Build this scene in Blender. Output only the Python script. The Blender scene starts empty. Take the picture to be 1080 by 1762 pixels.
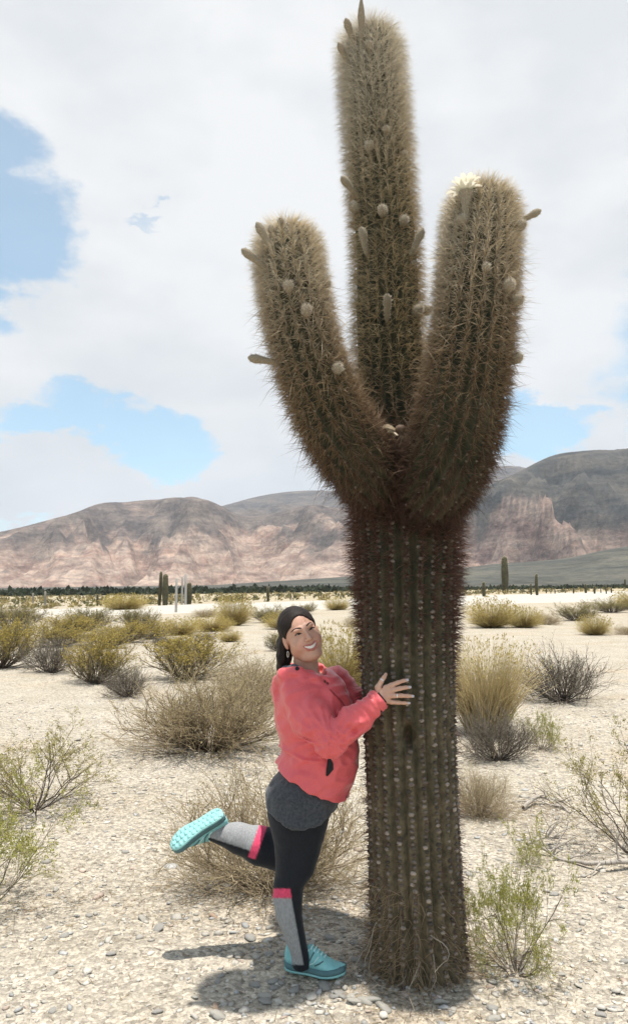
import bpy, math, random
import numpy as np
from mathutils import Vector, Matrix

random.seed(11)
rng = np.random.default_rng(11)
sc = bpy.context.scene
COL = sc.collection
RAD = math.radians

# ------------------------------------------------------------------ camera
F, CX, CY = 1323.0, 540.0, 881.0            # focal length and centre of a 1080 x 1762 frame, in its pixels
CAM = np.array([0.0, 0.0, 1.65])
PITCH = math.atan(133 / 1323)
cam = bpy.data.cameras.new('camera')
cam.sensor_fit = 'VERTICAL'; cam.sensor_height = 24.0; cam.lens = F / 1762 * 24.0
cam.clip_start = 0.05; cam.clip_end = 60000
cam_ob = bpy.data.objects.new('camera', cam); COL.objects.link(cam_ob)
cam_ob.location = CAM; cam_ob.rotation_euler = (math.pi / 2 + PITCH, 0, 0)
sc.camera = cam_ob

# ------------------------------------------------------------------ light, sky, exposure
TO_SUN = Vector((0.075, -0.115, 1.0)).normalized()
sun = bpy.data.lights.new('sun', 'SUN')
sun.energy = 5.0; sun.angle = RAD(0.55); sun.color = (1.0, 0.955, 0.88)
sun_ob = bpy.data.objects.new('sun', sun); COL.objects.link(sun_ob)
sun_ob.rotation_euler = TO_SUN.to_track_quat('Z', 'Y').to_euler()
sun_ob.location = (0, 0, 30)
sc.view_settings.view_transform = 'Standard'
sc.view_settings.look = 'None'
sc.view_settings.exposure = 0.38
sc.view_settings.gamma = 1.0
sc.view_settings.use_curve_mapping = False
sc.cycles.use_denoising = True
sc.cycles.max_bounces = 6
sc.cycles.diffuse_bounces = 3
sc.cycles.volume_bounces = 0


def ray(px, py):
    u = (px - CX) / F; v = (CY - py) / F
    c, s = math.cos(PITCH), math.sin(PITCH)
    return np.array([u, c - v * s, s + v * c])


def at(px, py, Y):
    d = ray(px, py)
    return CAM + d * (Y / d[1])


def mpp(py, Y):
    return Y / ray(CX, py)[1] / F


def proj(P):
    P = np.asarray(P, float) - CAM
    c, s = math.cos(PITCH), math.sin(PITCH)
    fw = P[..., 1] * c + P[..., 2] * s
    up = -P[..., 1] * s + P[..., 2] * c
    return CX + F * P[..., 0] / fw, CY - F * up / fw


def build_world():
    w = bpy.data.worlds.new('World'); sc.world = w; w.use_nodes = True
    nt = w.node_tree; nt.nodes.clear()
    N = nt.nodes.new; L = nt.links.new
    out = N('ShaderNodeOutputWorld'); bg = N('ShaderNodeBackground'); bg.inputs['Strength'].default_value = 0.1
    L(bg.outputs[0], out.inputs[0])
    sky = N('ShaderNodeTexSky'); sky.sky_type = 'NISHITA'; sky.sun_disc = False
    sky.sun_elevation = math.asin(TO_SUN.z); sky.sun_rotation = math.atan2(TO_SUN.x, TO_SUN.y)
    sky.altitude = 2800; sky.air_density = 1.0; sky.dust_density = 1.2; sky.ozone_density = 1.0
    tc = N('ShaderNodeTexCoord')

    def math_(op, a, b=None, c=None, clamp=False):
        m = N('ShaderNodeMath'); m.operation = op; m.use_clamp = clamp
        for i, v in enumerate((a, b, c)):
            if v is None: continue
            if isinstance(v, (int, float)): m.inputs[i].default_value = v
            else: L(v, m.inputs[i])
        return m.outputs[0]

    # cloud sheet: noise over the sky direction, denser towards the horizon
    mp = N('ShaderNodeMapping'); mp.inputs['Scale'].default_value = (1, 1, 1.9)
    L(tc.outputs['Generated'], mp.inputs[0])
    n1 = N('ShaderNodeTexNoise'); n1.inputs['Scale'].default_value = 3.4; n1.inputs['Detail'].default_value = 9
    n1.inputs['Roughness'].default_value = 0.56; n1.inputs['Distortion'].default_value = 0.25
    L(mp.outputs[0], n1.inputs['Vector'])
    n2 = N('ShaderNodeTexNoise'); n2.inputs['Scale'].default_value = 11; n2.inputs['Detail'].default_value = 8
    n2.inputs['Roughness'].default_value = 0.6
    L(mp.outputs[0], n2.inputs['Vector'])
    # gaps between the clouds, as directions with widths (azimuth, elevation)
    wob = N('ShaderNodeVectorMath'); wob.operation = 'SCALE'; wob.inputs['Scale'].default_value = 0.16
    sub = N('ShaderNodeVectorMath'); sub.operation = 'SUBTRACT'; sub.inputs[1].default_value = (0.5, 0.5, 0.5)
    L(n2.outputs['Color'], sub.inputs[0]); L(sub.outputs[0], wob.inputs[0])
    dirw = N('ShaderNodeVectorMath'); dirw.operation = 'ADD'
    L(tc.outputs['Generated'], dirw.inputs[0]); L(wob.outputs[0], dirw.inputs[1])
    gaps = [(-60, 350, 150, 115, 1.0), (-40, 500, 70, 90, .8), (262, 380, 50, 17, .62), (170, 705, 95, 50, .9), (300, 765, 85, 50, 1.0),
            (60, 725, 80, 32, .75), (-30, 905, 170, 22, .55), (915, 745, 110, 42, .95), (1010, 722, 60, 24, .6), (1250, 560, 170, 120, 1.0),
            (-420, 620, 200, 140, 1.0)]
    tot = None
    for (px, py, rx, ry, amp) in gaps:
        d = ray(px, py); d = d / np.linalg.norm(d)
        s = N('ShaderNodeVectorMath'); s.operation = 'SUBTRACT'; s.inputs[1].default_value = tuple(d)
        L(dirw.outputs[0], s.inputs[0])
        m = N('ShaderNodeVectorMath'); m.operation = 'MULTIPLY'
        m.inputs[1].default_value = (F / rx, F / (rx + ry) * 1.0, F / ry)
        L(s.outputs[0], m.inputs[0])
        ln = N('ShaderNodeVectorMath'); ln.operation = 'LENGTH'; L(m.outputs[0], ln.inputs[0])
        g = math_('MULTIPLY', math_('SUBTRACT', 1.45, ln.outputs['Value'], clamp=True), amp)
        tot = g if tot is None else math_('MAXIMUM', tot, g)
    # in front: solid sheet with those gaps; away to the sides and behind: broken cloud
    sep = N('ShaderNodeSeparateXYZ'); L(tc.outputs['Generated'], sep.inputs[0])
    front = math_('MULTIPLY', math_('SUBTRACT', sep.outputs['Y'], 0.25), 2.2, clamp=True)
    base = math_('ADD', math_('MULTIPLY', front, 0.36), 0.02)
    dens = math_('ADD', math_('SUBTRACT', n1.outputs['Fac'], 0.5), base)
    dens = math_('ADD', dens, math_('MULTIPLY', math_('SUBTRACT', n2.outputs['Fac'], 0.5), 0.35))
    dens = math_('SUBTRACT', dens, math_('MULTIPLY', tot, 0.62))
    mr = N('ShaderNodeMapRange'); mr.interpolation_type = 'SMOOTHSTEP'
    mr.inputs['From Min'].default_value = -0.10; mr.inputs['From Max'].default_value = 0.20
    L(dens, mr.inputs['Value'])
    n3 = N('ShaderNodeTexNoise'); n3.inputs['Scale'].default_value = 5.0; n3.inputs['Detail'].default_value = 6
    L(mp.outputs[0], n3.inputs['Vector'])
    cr = N('ShaderNodeValToRGB')
    cr.color_ramp.elements[0].position = 0.36; cr.color_ramp.elements[0].color = (6.1, 6.3, 6.5, 1)
    cr.color_ramp.elements[1].position = 0.60; cr.color_ramp.elements[1].color = (7.2, 7.25, 7.3, 1)
    L(n3.outputs['Fac'], cr.inputs[0])
    blue = N('ShaderNodeMix'); blue.data_type = 'RGBA'; blue.blend_type = 'MULTIPLY'; blue.inputs[0].default_value = 1
    blue.inputs[7].default_value = (1.5, 2.05, 1.8, 1)
    L(sky.outputs[0], blue.inputs[6])
    mx = N('ShaderNodeMix'); mx.data_type = 'RGBA'
    veil = math_('ADD', math_('MULTIPLY', mr.outputs[0], 0.70), 0.30)      # thin high veil even in the gaps
    L(veil, mx.inputs[0]); L(blue.outputs[2], mx.inputs[6]); L(cr.outputs[0], mx.inputs[7])
    L(mx.outputs[2], bg.inputs['Color'])
    w.cycles.sampling_method = 'MANUAL'; w.cycles.sample_map_resolution = 512


build_world()

# ------------------------------------------------------------------ helpers
def tag(o, label=None, cat=None, group=None, kind=None):
    if label: o['label'] = label
    if cat: o['category'] = cat
    if group: o['group'] = group
    if kind: o['kind'] = kind
    return o


def empty(name, loc):
    o = bpy.data.objects.new(name, None); COL.objects.link(o); o.location = tuple(loc)
    o.empty_display_size = 0.1
    return o


def mesh_data(name, V, Fc, mat=None, smooth=True, col=None, fmat=None, mats=None):
    V = np.asarray(V, np.float32); Fc = np.asarray(Fc, np.int32)
    me = bpy.data.meshes.new(name)
    k = Fc.shape[1]
    me.vertices.add(len(V)); me.vertices.foreach_set('co', V.ravel())
    me.loops.add(Fc.size); me.loops.foreach_set('vertex_index', Fc.ravel())
    me.polygons.add(len(Fc)); me.polygons.foreach_set('loop_start', np.arange(0, Fc.size, k, dtype=np.int32))
    me.update(calc_edges=True)
    if smooth: me.polygons.foreach_set('use_smooth', np.ones(len(Fc), bool))
    if col is not None:
        a = me.color_attributes.new('tint', 'FLOAT_COLOR', 'POINT')
        c4 = np.ones((len(V), 4), np.float32); c4[:, :3] = col
        a.data.foreach_set('color', c4.ravel())
    for m in (mats or ([mat] if mat else [])): me.materials.append(m)
    if fmat is not None: me.polygons.foreach_set('material_index', np.asarray(fmat, np.int32))
    me.update()
    return me


def obj(name, me, parent=None, loc=None):
    o = bpy.data.objects.new(name, me); COL.objects.link(o)
    if loc is not None: o.location = tuple(loc)
    if parent is not None:
        o.parent = parent
        o.matrix_parent_inverse = Matrix.Identity(4)
    return o


def wobj(name, V, Fc, mat, parent=None, origin=None, **kw):
    """mesh given in world coordinates; stored relative to its parent (or to origin)"""
    V = np.asarray(V, float)
    base = np.zeros(3)
    p = parent
    while p is not None:
        base = base + np.array(p.location); p = p.parent
    o0 = np.array(origin, float) if origin is not None else base
    return obj(name, mesh_data(name, V - o0, Fc, mat, **kw), parent, o0 - base)


def join(parts):
    Vs, Fs, n = [], [], 0
    for V, Fc in parts:
        Vs.append(np.asarray(V, float)); Fs.append(np.asarray(Fc) + n); n += len(V)
    return np.concatenate(Vs), np.concatenate(Fs)


def tri(Fc):
    Fc = np.asarray(Fc)
    return np.concatenate([Fc[:, [0, 1, 2]], Fc[:, [0, 2, 3]]]) if Fc.shape[1] == 4 else Fc


def unit(v):
    v = np.asarray(v, float)
    return v / (np.linalg.norm(v, axis=-1, keepdims=True) + 1e-12)


def perp(D):
    ref = np.where(np.abs(D[:, 2:3]) < 0.9, np.array([[0, 0, 1.0]]), np.array([[1.0, 0, 0]]))
    A = unit(np.cross(D, ref)); B = np.cross(D, A)
    return A, B


def tubes(P0, P1, R0, R1, sides=3):
    """open tapered prisms, one for each segment"""
    P0, P1 = np.asarray(P0, float), np.asarray(P1, float)
    R0 = np.broadcast_to(np.asarray(R0, float), (len(P0),)); R1 = np.broadcast_to(np.asarray(R1, float), (len(P0),))
    A, B = perp(unit(P1 - P0))
    ang = np.arange(sides) * 2 * math.pi / sides
    ring = A[:, None] * np.cos(ang)[None, :, None] + B[:, None] * np.sin(ang)[None, :, None]
    V = np.concatenate([P0[:, None] + ring * R0[:, None, None], P1[:, None] + ring * R1[:, None, None]], 1)
    i = np.arange(sides); j = (i + 1) % sides
    q = np.stack([i, j, j + sides, i + sides], 1)
    Fc = (np.arange(len(P0)) * 2 * sides)[:, None, None] + q[None]
    return V.reshape(-1, 3), Fc.reshape(-1, 4)


def spikes(P, D, Ln, r, bend):
    """bent three-sided thorns: 7 vertices and 9 triangles each"""
    n = len(P)
    A, B = perp(D)
    ang = np.arange(3) * 2 * math.pi / 3
    ring = A[:, None] * np.cos(ang)[None, :, None] + B[:, None] * np.sin(ang)[None, :, None]
    Ln = Ln[:, None]
    mid = P + D * Ln * 0.55 + bend * 0.28; tip = P + D * Ln + bend
    V = np.concatenate([P[:, None] + ring * r[:, None, None], mid[:, None] + ring * (r * 0.72)[:, None, None], tip[:, None]], 1)
    f = []
    for i in range(3):
        j = (i + 1) % 3
        f += [[i, j, 3 + j], [i, 3 + j, 3 + i], [3 + i, 3 + j, 6]]
    Fc = (np.arange(n) * 7)[:, None, None] + np.array(f)[None]
    return V.reshape(-1, 3), Fc.reshape(-1, 3)


def leaves(P, D, Ln, W):
    """little lens-shaped leaves of two triangles folded on the midrib"""
    A, B = perp(D)
    a = rng.uniform(0, 2 * math.pi, len(P))[:, None]
    S = A * np.cos(a) + B * np.sin(a); U = np.cross(D, S)
    Ln = np.broadcast_to(Ln, (len(P),))[:, None]; W = np.broadcast_to(W, (len(P),))[:, None]
    V = np.stack([P, P + D * Ln * .5 + S * W + U * W * .5, P + D * Ln, P + D * Ln * .5 - S * W + U * W * .5], 1)
    Fc = (np.arange(len(P)) * 4)[:, None] + np.array([[0, 1, 2, 3]])
    return V.reshape(-1, 3), Fc


_perm = np.concatenate([np.random.default_rng(3).permutation(256)] * 3)
_grad = unit(np.random.default_rng(4).normal(size=(256, 3)))


def pnoise(P):
    P = np.asarray(P, float)
    i = np.floor(P).astype(int); f = P - i; i &= 255
    u = f * f * f * (f * (f * 6 - 15) + 10)
    r = 0
    for dx in (0, 1):
        for dy in (0, 1):
            for dz in (0, 1):
                h = _perm[_perm[_perm[i[..., 0] + dx] + i[..., 1] + dy] + i[..., 2] + dz]
                g = _grad[h]
                d = g[..., 0] * (f[..., 0] - dx) + g[..., 1] * (f[..., 1] - dy) + g[..., 2] * (f[..., 2] - dz)
                w = (u[..., 0] if dx else 1 - u[..., 0]) * (u[..., 1] if dy else 1 - u[..., 1]) * (u[..., 2] if dz else 1 - u[..., 2])
                r = r + d * w
    return r * 1.5


def fbm(P, octv=4, gain=0.5, ridged=False):
    P = np.asarray(P, float); a = 1.0; s = 0; t = 0
    for k in range(octv):
        n = pnoise(P + k * 17.3)
        if ridged: n = 1 - 2 * np.abs(n)
        s = s + a * n; t += a; a *= gain; P = P * 2.03
    return s / t


def xyz(x, y, z=0.0):
    x, y = np.broadcast_arrays(np.asarray(x, float), np.asarray(y, float))
    return np.stack([x, y, np.broadcast_to(z, x.shape)], -1)


def sstep(a, b, x):
    t = np.clip((x - a) / (b - a), 0, 1); return t * t * (3 - 2 * t)


# ------------------------------------------------------------------ materials
def material(name, color, rough=0.8, var=None, var_scale=5.0, bump=0.0, bump_scale=60.0, attr=False, spec=0.3,
             transl=0.0, detail=6, sheen=0.0, stretch=None, coat=0.0, sss=0.0, bump2=None):
    m = bpy.data.materials.new(name); m.use_nodes = True
    nt = m.node_tree; N = nt.nodes.new; L = nt.links.new
    bs = nt.nodes['Principled BSDF']
    bs.inputs['Roughness'].default_value = rough
    bs.inputs['Specular IOR Level'].default_value = spec
    if sheen: bs.inputs['Sheen Weight'].default_value = sheen
    if coat: bs.inputs['Coat Weight'].default_value = coat; bs.inputs['Coat Roughness'].default_value = 0.25
    if sss:
        bs.inputs['Subsurface Weight'].default_value = sss
        bs.inputs['Subsurface Radius'].default_value = (0.012, 0.005, 0.003); bs.inputs['Subsurface Scale'].default_value = 0.5
    tc = N('ShaderNodeTexCoord')
    vec = tc.outputs['Object']
    if stretch:
        mp = N('ShaderNodeMapping'); mp.inputs['Scale'].default_value = stretch; L(vec, mp.inputs[0]); vec = mp.outputs[0]
    c = None
    if attr:
        a = N('ShaderNodeAttribute'); a.attribute_name = 'tint'; c = a.outputs['Color']
    if var is not None:
        n = N('ShaderNodeTexNoise'); n.inputs['Scale'].default_value = var_scale; n.inputs['Detail'].default_value = detail
        n.inputs['Roughness'].default_value = 0.62
        L(vec, n.inputs['Vector'])
        r = N('ShaderNodeValToRGB'); r.color_ramp.elements[0].position = 0.33; r.color_ramp.elements[1].position = 0.68
        r.color_ramp.elements[0].color = (*color, 1); r.color_ramp.elements[1].color = (*var, 1)
        L(n.outputs['Fac'], r.inputs[0])
        if c is not None:
            mx = N('ShaderNodeMix'); mx.data_type = 'RGBA'; mx.blend_type = 'MULTIPLY'; mx.inputs[0].default_value = 1
            L(c, mx.inputs[6]); L(r.outputs[0], mx.inputs[7]); c = mx.outputs[2]
        else: c = r.outputs[0]
    if c is None: bs.inputs['Base Color'].default_value = (*color, 1)
    else: L(c, bs.inputs['Base Color'])
    if bump:
        n = N('ShaderNodeTexNoise'); n.inputs['Scale'].default_value = bump_scale; n.inputs['Detail'].default_value = 5
        L(vec, n.inputs['Vector'])
        b = N('ShaderNodeBump'); b.inputs['Strength'].default_value = bump; b.inputs['Distance'].default_value = 1.0 / bump_scale
        L(n.outputs['Fac'], b.inputs['Height']); L(b.outputs[0], bs.inputs['Normal'])
    if transl:
        t = N('ShaderNodeBsdfTranslucent'); mxs = N('ShaderNodeMixShader'); mxs.inputs[0].default_value = transl
        if c is None: t.inputs[0].default_value = (*color, 1)
        else: L(c, t.inputs[0])
        out = nt.nodes['Material Output']
        L(bs.outputs[0], mxs.inputs[1]); L(t.outputs[0], mxs.inputs[2]); L(mxs.outputs[0], out.inputs[0])
    return m


# ------------------------------------------------------------------ terrain
BASE_Y = 3.5
CACT = at(718, 1730, 3.5)


def terr(x, y):
    x = np.asarray(x, float); y = np.asarray(y, float)
    z = 0.013 * np.clip(x, -4000, 4000) * sstep(12, 70, y)
    r = np.hypot(x, y)
    z = z + 0.05 * fbm(xyz(x * .55, y * .55), 3) * sstep(4.5, 9, r) + 0.016 * fbm(xyz(x * 1.6, y * 1.6, 3.3), 3)
    z = z + 0.22 * fbm(xyz(x * .018, y * .018, 7.7), 2) * sstep(25, 120, r)
    z = z + 0.05 * np.exp(-(((x - 0.45) / .42) ** 2 + ((y - 3.5) / .42) ** 2))
    return z


def gnd(px, py):
    d = ray(px, py); t = 1.65 / max(-d[2], 1e-3)
    for _ in range(12):
        p = CAM + d * t
        t = t + (terr(p[0], p[1]) - p[2]) / d[2] * 0.8
        t = min(max(t, 0.5), 900)
    p = CAM + d * t
    return np.array([p[0], p[1], float(terr(p[0], p[1]))])


def ground_material():
    m = bpy.data.materials.new('gravel_ground'); m.use_nodes = True
    nt = m.node_tree; N = nt.nodes.new; L = nt.links.new
    bs = nt.nodes['Principled BSDF']; bs.inputs['Roughness'].default_value = 0.95; bs.inputs['Specular IOR Level'].default_value = 0.12
    tc = N('ShaderNodeTexCoord'); vec = tc.outputs['Object']

    def noise(scale, det=6, rough=.6):
        n = N('ShaderNodeTexNoise'); n.inputs['Scale'].default_value = scale; n.inputs['Detail'].default_value = det
        n.inputs['Roughness'].default_value = rough; L(vec, n.inputs['Vector']); return n.outputs['Fac']

    def ramp(f, p0, c0, p1, c1):
        r = N('ShaderNodeValToRGB'); e = r.color_ramp.elements
        e[0].position = p0; e[0].color = (*c0, 1); e[1].position = p1; e[1].color = (*c1, 1); L(f, r.inputs[0]); return r.outputs[0]

    def mix(f, a, b, mode='MIX'):
        x = N('ShaderNodeMix'); x.data_type = 'RGBA'; x.blend_type = mode
        if isinstance(f, float): x.inputs[0].default_value = f
        else: L(f, x.inputs[0])
        L(a, x.inputs[6]); L(b, x.inputs[7]); return x.outputs[2]
    c = ramp(noise(1.1), .35, (0.46, 0.415, 0.345), .65, (0.54, 0.495, 0.425))
    # reddish-tan fine soil drifts
    c = mix(ramp(noise(.45, 4), .54, (0, 0, 0), .70, (.75, .75, .75)), c, ramp(noise(9), .3, (.47, .385, .285), .7, (.53, .44, .335)))
    # speckle of single chips
    vo = N('ShaderNodeTexVoronoi'); vo.inputs['Scale'].default_value = 42; vo.inputs['Randomness'].default_value = 1.0; L(vec, vo.inputs['Vector'])
    hs = N('ShaderNodeSeparateColor'); L(vo.outputs['Color'], hs.inputs[0])
    c = mix(0.55, c, ramp(hs.outputs[0], 0.05, (.34, .32, .29), .95, (1.25, 1.22, 1.16)), 'MULTIPLY')
    c = mix(0.8, c, ramp(noise(55, 4), .30, (.62, .60, .57), .6, (1.12, 1.11, 1.1)), 'MULTIPLY')
    # the dry plain farther off carries straw litter
    sep = N('ShaderNodeSeparateXYZ'); L(vec, sep.inputs[0])
    mr = N('ShaderNodeMapRange'); mr.inputs['From Min'].default_value = 16; mr.inputs['From Max'].default_value = 150; L(sep.outputs['Y'], mr.inputs['Value'])
    far = ramp(noise(.09, 7, .65), .42, (.41, .355, .265), .6, (.33, .265, .15))
    c = mix(mr.outputs[0], c, far)
    L(c, bs.inputs['Base Color'])
    b1 = N('ShaderNodeBump'); b1.inputs['Strength'].default_value = 0.8; b1.inputs['Distance'].default_value = 0.02; L(vo.outputs['Distance'], b1.inputs['Height'])
    b1.invert = True
    b2 = N('ShaderNodeBump'); b2.inputs['Strength'].default_value = 0.7; b2.inputs['Distance'].default_value = 0.012
    L(noise(70, 5), b2.inputs['Height']); L(b1.outputs[0], b2.inputs['Normal'])
    b3 = N('ShaderNodeBump'); b3.inputs['Strength'].default_value = 0.55; b3.inputs['Distance'].default_value = 0.06
    L(noise(7, 5), b3.inputs['Height']); L(b2.outputs[0], b3.inputs['Normal'])
    L(b3.outputs[0], bs.inputs['Normal'])
    return m


def axis(near0, near1, step, far, n):
    core = np.arange(near0, near1 + 1e-6, step)
    g = np.geomspace(step, 1, n); g = np.cumsum(np.geomspace(step * 1.2, 1.0, n) ** 1.0)
    k = np.geomspace(step * 1.5, far, n)
    return core, k


def build_ground():
    core = np.arange(-4.2, 4.21, 0.06); k = np.geomspace(0.09, 15500, 70)
    xs = np.concatenate([(-4.2 - k)[::-1], core, 4.2 + k])
    corey = np.arange(1.6, 10.01, 0.06); ky = np.geomspace(0.07, 13500, 150)
    ys = np.concatenate([(1.6 - np.geomspace(.1, 6000, 24))[::-1], corey, 10 + ky])
    X, Y = np.meshgrid(xs, ys)
    Z = terr(X, Y)
    V = np.stack([X, Y, Z], -1).reshape(-1, 3)
    nx, ny = len(xs), len(ys)
    i = np.arange(nx - 1)[None] + np.arange(ny - 1)[:, None] * nx
    Fc = np.stack([i, i + 1, i + 1 + nx, i + nx], -1).reshape(-1, 4)
    g = obj('ground', mesh_data('ground', V, Fc, ground_material()))
    tag(g, kind='structure')
    return g


GROUND = build_ground()

# icosahedron used for chips and stones
_t = (1 + 5 ** .5) / 2
ICO_V = unit(np.array([(-1, _t, 0), (1, _t, 0), (-1, -_t, 0), (1, -_t, 0), (0, -1, _t), (0, 1, _t), (0, -1, -_t), (0, 1, -_t),
                       (_t, 0, -1), (_t, 0, 1), (-_t, 0, -1), (-_t, 0, 1)], float))
ICO_F = np.array([(0, 11, 5), (0, 5, 1), (0, 1, 7), (0, 7, 10), (0, 10, 11), (1, 5, 9), (5, 11, 4), (11, 10, 2), (10, 7, 6), (7, 1, 8),
                  (3, 9, 4), (3, 4, 2), (3, 2, 6), (3, 6, 8), (3, 8, 9), (4, 9, 5), (2, 4, 11), (6, 2, 10), (8, 6, 7), (9, 8, 1)])


def subdiv(V, Fc):
    V = [tuple(v) for v in V]; cache = {}; out = []
    def mid(a, b):
        k = (min(a, b), max(a, b))
        if k not in cache:
            m = np.array(V[a]) + np.array(V[b]); V.append(tuple(m / np.linalg.norm(m))); cache[k] = len(V) - 1
        return cache[k]
    for a, b, c in Fc:
        x, y, z = mid(a, b), mid(b, c), mid(c, a)
        out += [(a, x, z), (b, y, x), (c, z, y), (x, y, z)]
    return np.array(V), np.array(out)


ICO2_V, ICO2_F = subdiv(ICO_V, ICO_F)
ICO3_V, ICO3_F = subdiv(ICO2_V, ICO2_F)


def rotz_tilt(n, tilt):
    a = rng.uniform(0, 2 * math.pi, n); t = rng.normal(0, tilt, n); b = rng.uniform(0, 2 * math.pi, n)
    ca, sa = np.cos(a), np.sin(a)
    Rz = np.zeros((n, 3, 3)); Rz[:, 0, 0] = ca; Rz[:, 0, 1] = -sa; Rz[:, 1, 0] = sa; Rz[:, 1, 1] = ca; Rz[:, 2, 2] = 1
    ct, st = np.cos(t), np.sin(t)
    Rx = np.zeros((n, 3, 3)); Rx[:, 0, 0] = 1; Rx[:, 1, 1] = ct; Rx[:, 1, 2] = -st; Rx[:, 2, 1] = st; Rx[:, 2, 2] = ct
    return Rz @ Rx


def build_gravel():
    n = 13500
    # density falls off with distance; y from 2.4 m to 12 m
    y = 2.3 + 9.5 * rng.random(n) ** 2.1
    x = (rng.random(n) * 2 - 1) * (0.55 * y + 0.25)
    patch = fbm(xyz(x * .9, y * .9, 5.5), 3)
    keep = (patch > -0.28 + 0.25 * rng.normal(size=n))
    near = np.exp(-(((x - .12) / .55) ** 2 + ((y - 3.7) / .7) ** 2))
    keep |= rng.random(n) < near
    x, y, near = x[keep], y[keep], near[keep]
    n = len(x)
    s = rng.lognormal(math.log(0.0085), 0.42, n) * (1 + 0.25 * near + .05 * (y - 3))
    s = np.minimum(s, 0.034)
    shape = np.stack([s * rng.uniform(.8, 1.5, n), s * rng.uniform(.6, 1.0, n), s * rng.uniform(.28, .6, n)], 1)
    base = ICO_V[None] * (1 + 0.38 * rng.normal(size=(n, 12, 1)).clip(-1.2, 1.2))
    V = np.einsum('nij,nkj->nki', rotz_tilt(n, .22), base * shape[:, None])
    V[:, :, 0] += x[:, None]; V[:, :, 1] += y[:, None]; V[:, :, 2] += (terr(x, y) + shape[:, 2] * .35)[:, None]
    Fc = (np.arange(n) * 12)[:, None, None] + ICO_F[None]
    tone = rng.normal(1, .16, n).clip(.6, 1.35)
    hue = rng.random(n)
    c = np.where(hue[:, None] < .72, np.array([[.47, .435, .38]]), np.where(hue[:, None] < .9, np.array([[.37, .365, .35]]), np.array([[.44, .35, .29]]))) * tone[:, None]
    colv = np.repeat(c, 12, 0)
    o = wobj('gravel', V.reshape(-1, 3), Fc.reshape(-1, 3), material('gravel_chips', (.85, .85, .85), .92, (1.1, 1.1, 1.1), 90, attr=True, spec=.15), smooth=False, col=colv)
    tag(o, 'grey-beige stone chips strewn over the dry ground', 'gravel', kind='stuff')

    # stones big enough to pick out one by one
    mats = [material('pale_stone', (.36, .34, .30), .9, (.46, .43, .37), 25, .5, 60), material('grey_stone', (.29, .275, .25), .9, (.38, .36, .325), 25, .5, 60),
            material('tan_stone', (.36, .25, .18), .9, (.42, .32, .24), 25, .5, 60)]
    datas = []
    for q in range(9):
        v = ICO2_V.copy()
        for _ in range(9):                                   # chip flat facets off a ball
            d = unit(rng.normal(size=3)); h = rng.uniform(.45, .8); e = np.maximum(v @ d - h, 0); v = v - e[:, None] * d
        v = v * np.array([1.35, .95, .5]) + .02 * rng.normal(size=v.shape)
        datas.append(mesh_data('stone', v, ICO2_F, mats[(0, 0, 1, 0, 1, 1, 0, 1, 2)[q]], smooth=False))
    spots = [(367, 1578, .022, 8), (660, 1735, .035, 0), (560, 1700, .03, 4), (585, 1712, .03, 2), (610, 1725, .03, 1), (505, 1705, .028, 5),
             (470, 1690, .03, 2), (640, 1722, .03, 3), (455, 1715, .03, 0), (372, 1734, .018, 8), (250, 1360, .02, 2), (236, 1402, .02, 2)]
    for k in range(170):
        yy = 2.45 + 4.5 * random.random() ** 1.8
        xx = random.uniform(-.5, .5) * yy * .9
        spots.append((None, (xx, yy), random.lognormvariate(math.log(.0175), .3), random.randrange(8)))
    for k in range(70):
        a = random.gauss(.08, .28); b = random.gauss(3.62, .3)
        spots.append((None, (a, b), random.lognormvariate(math.log(.019), .25), random.choice((1, 2, 4, 5, 7, 0))))
    for s in spots:
        if s[0] is None: p = np.array([s[1][0], s[1][1], float(terr(*s[1]))])
        else: p = gnd(s[0], s[1])
        if (p[0] - .45) ** 2 + (p[1] - 3.5) ** 2 < .23 ** 2: continue
        if -.13 < p[0] < .17 and 3.36 < p[1] < 3.52: continue
        o = obj('stone', datas[s[3]], GROUND, (p[0], p[1], p[2] + s[2] * .12))
        o.scale = (s[2],) * 3; o.rotation_euler = (random.gauss(0, .2), random.gauss(0, .2), random.uniform(0, 6.28))


build_gravel()


def build_road():
    m = material('pale_dirt_road', (.42, .385, .33), .95, (.48, .445, .39), .35, .3, 8)
    xs = np.linspace(-160, 240, 200)
    u = np.clip((xs + 25) / 75, -1.5, 2.2)
    y0 = 50 + 38 * u.clip(0, 3) + 6 * u.clip(-3, 0) + 1.5 * np.sin(xs * .08) + 2 * fbm(xyz(xs * .09, 0 * xs), 2)
    y1 = y0 + 26 + 55 * u.clip(0, 3) + 3 * fbm(xyz(xs * .07, 9 + 0 * xs), 2)
    V = []
    for k, dz in ((-.03, -.25), (0, .045), (.25, .055), (.5, .06), (.75, .055), (1, .045), (1.03, -.25)):
        y = y0 + (y1 - y0) * k
        V.append(np.stack([xs, y, terr(xs, y) + dz], 1))
    V = np.concatenate(V); n = len(xs)
    i = (np.arange(n - 1)[None] + np.arange(6)[:, None] * n).ravel()
    Fc = np.stack([i, i + 1, i + 1 + n, i + n], 1)
    o = obj('dirt_road', mesh_data('dirt_road', V, Fc, m)); tag(o, kind='structure')


build_road()


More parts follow.
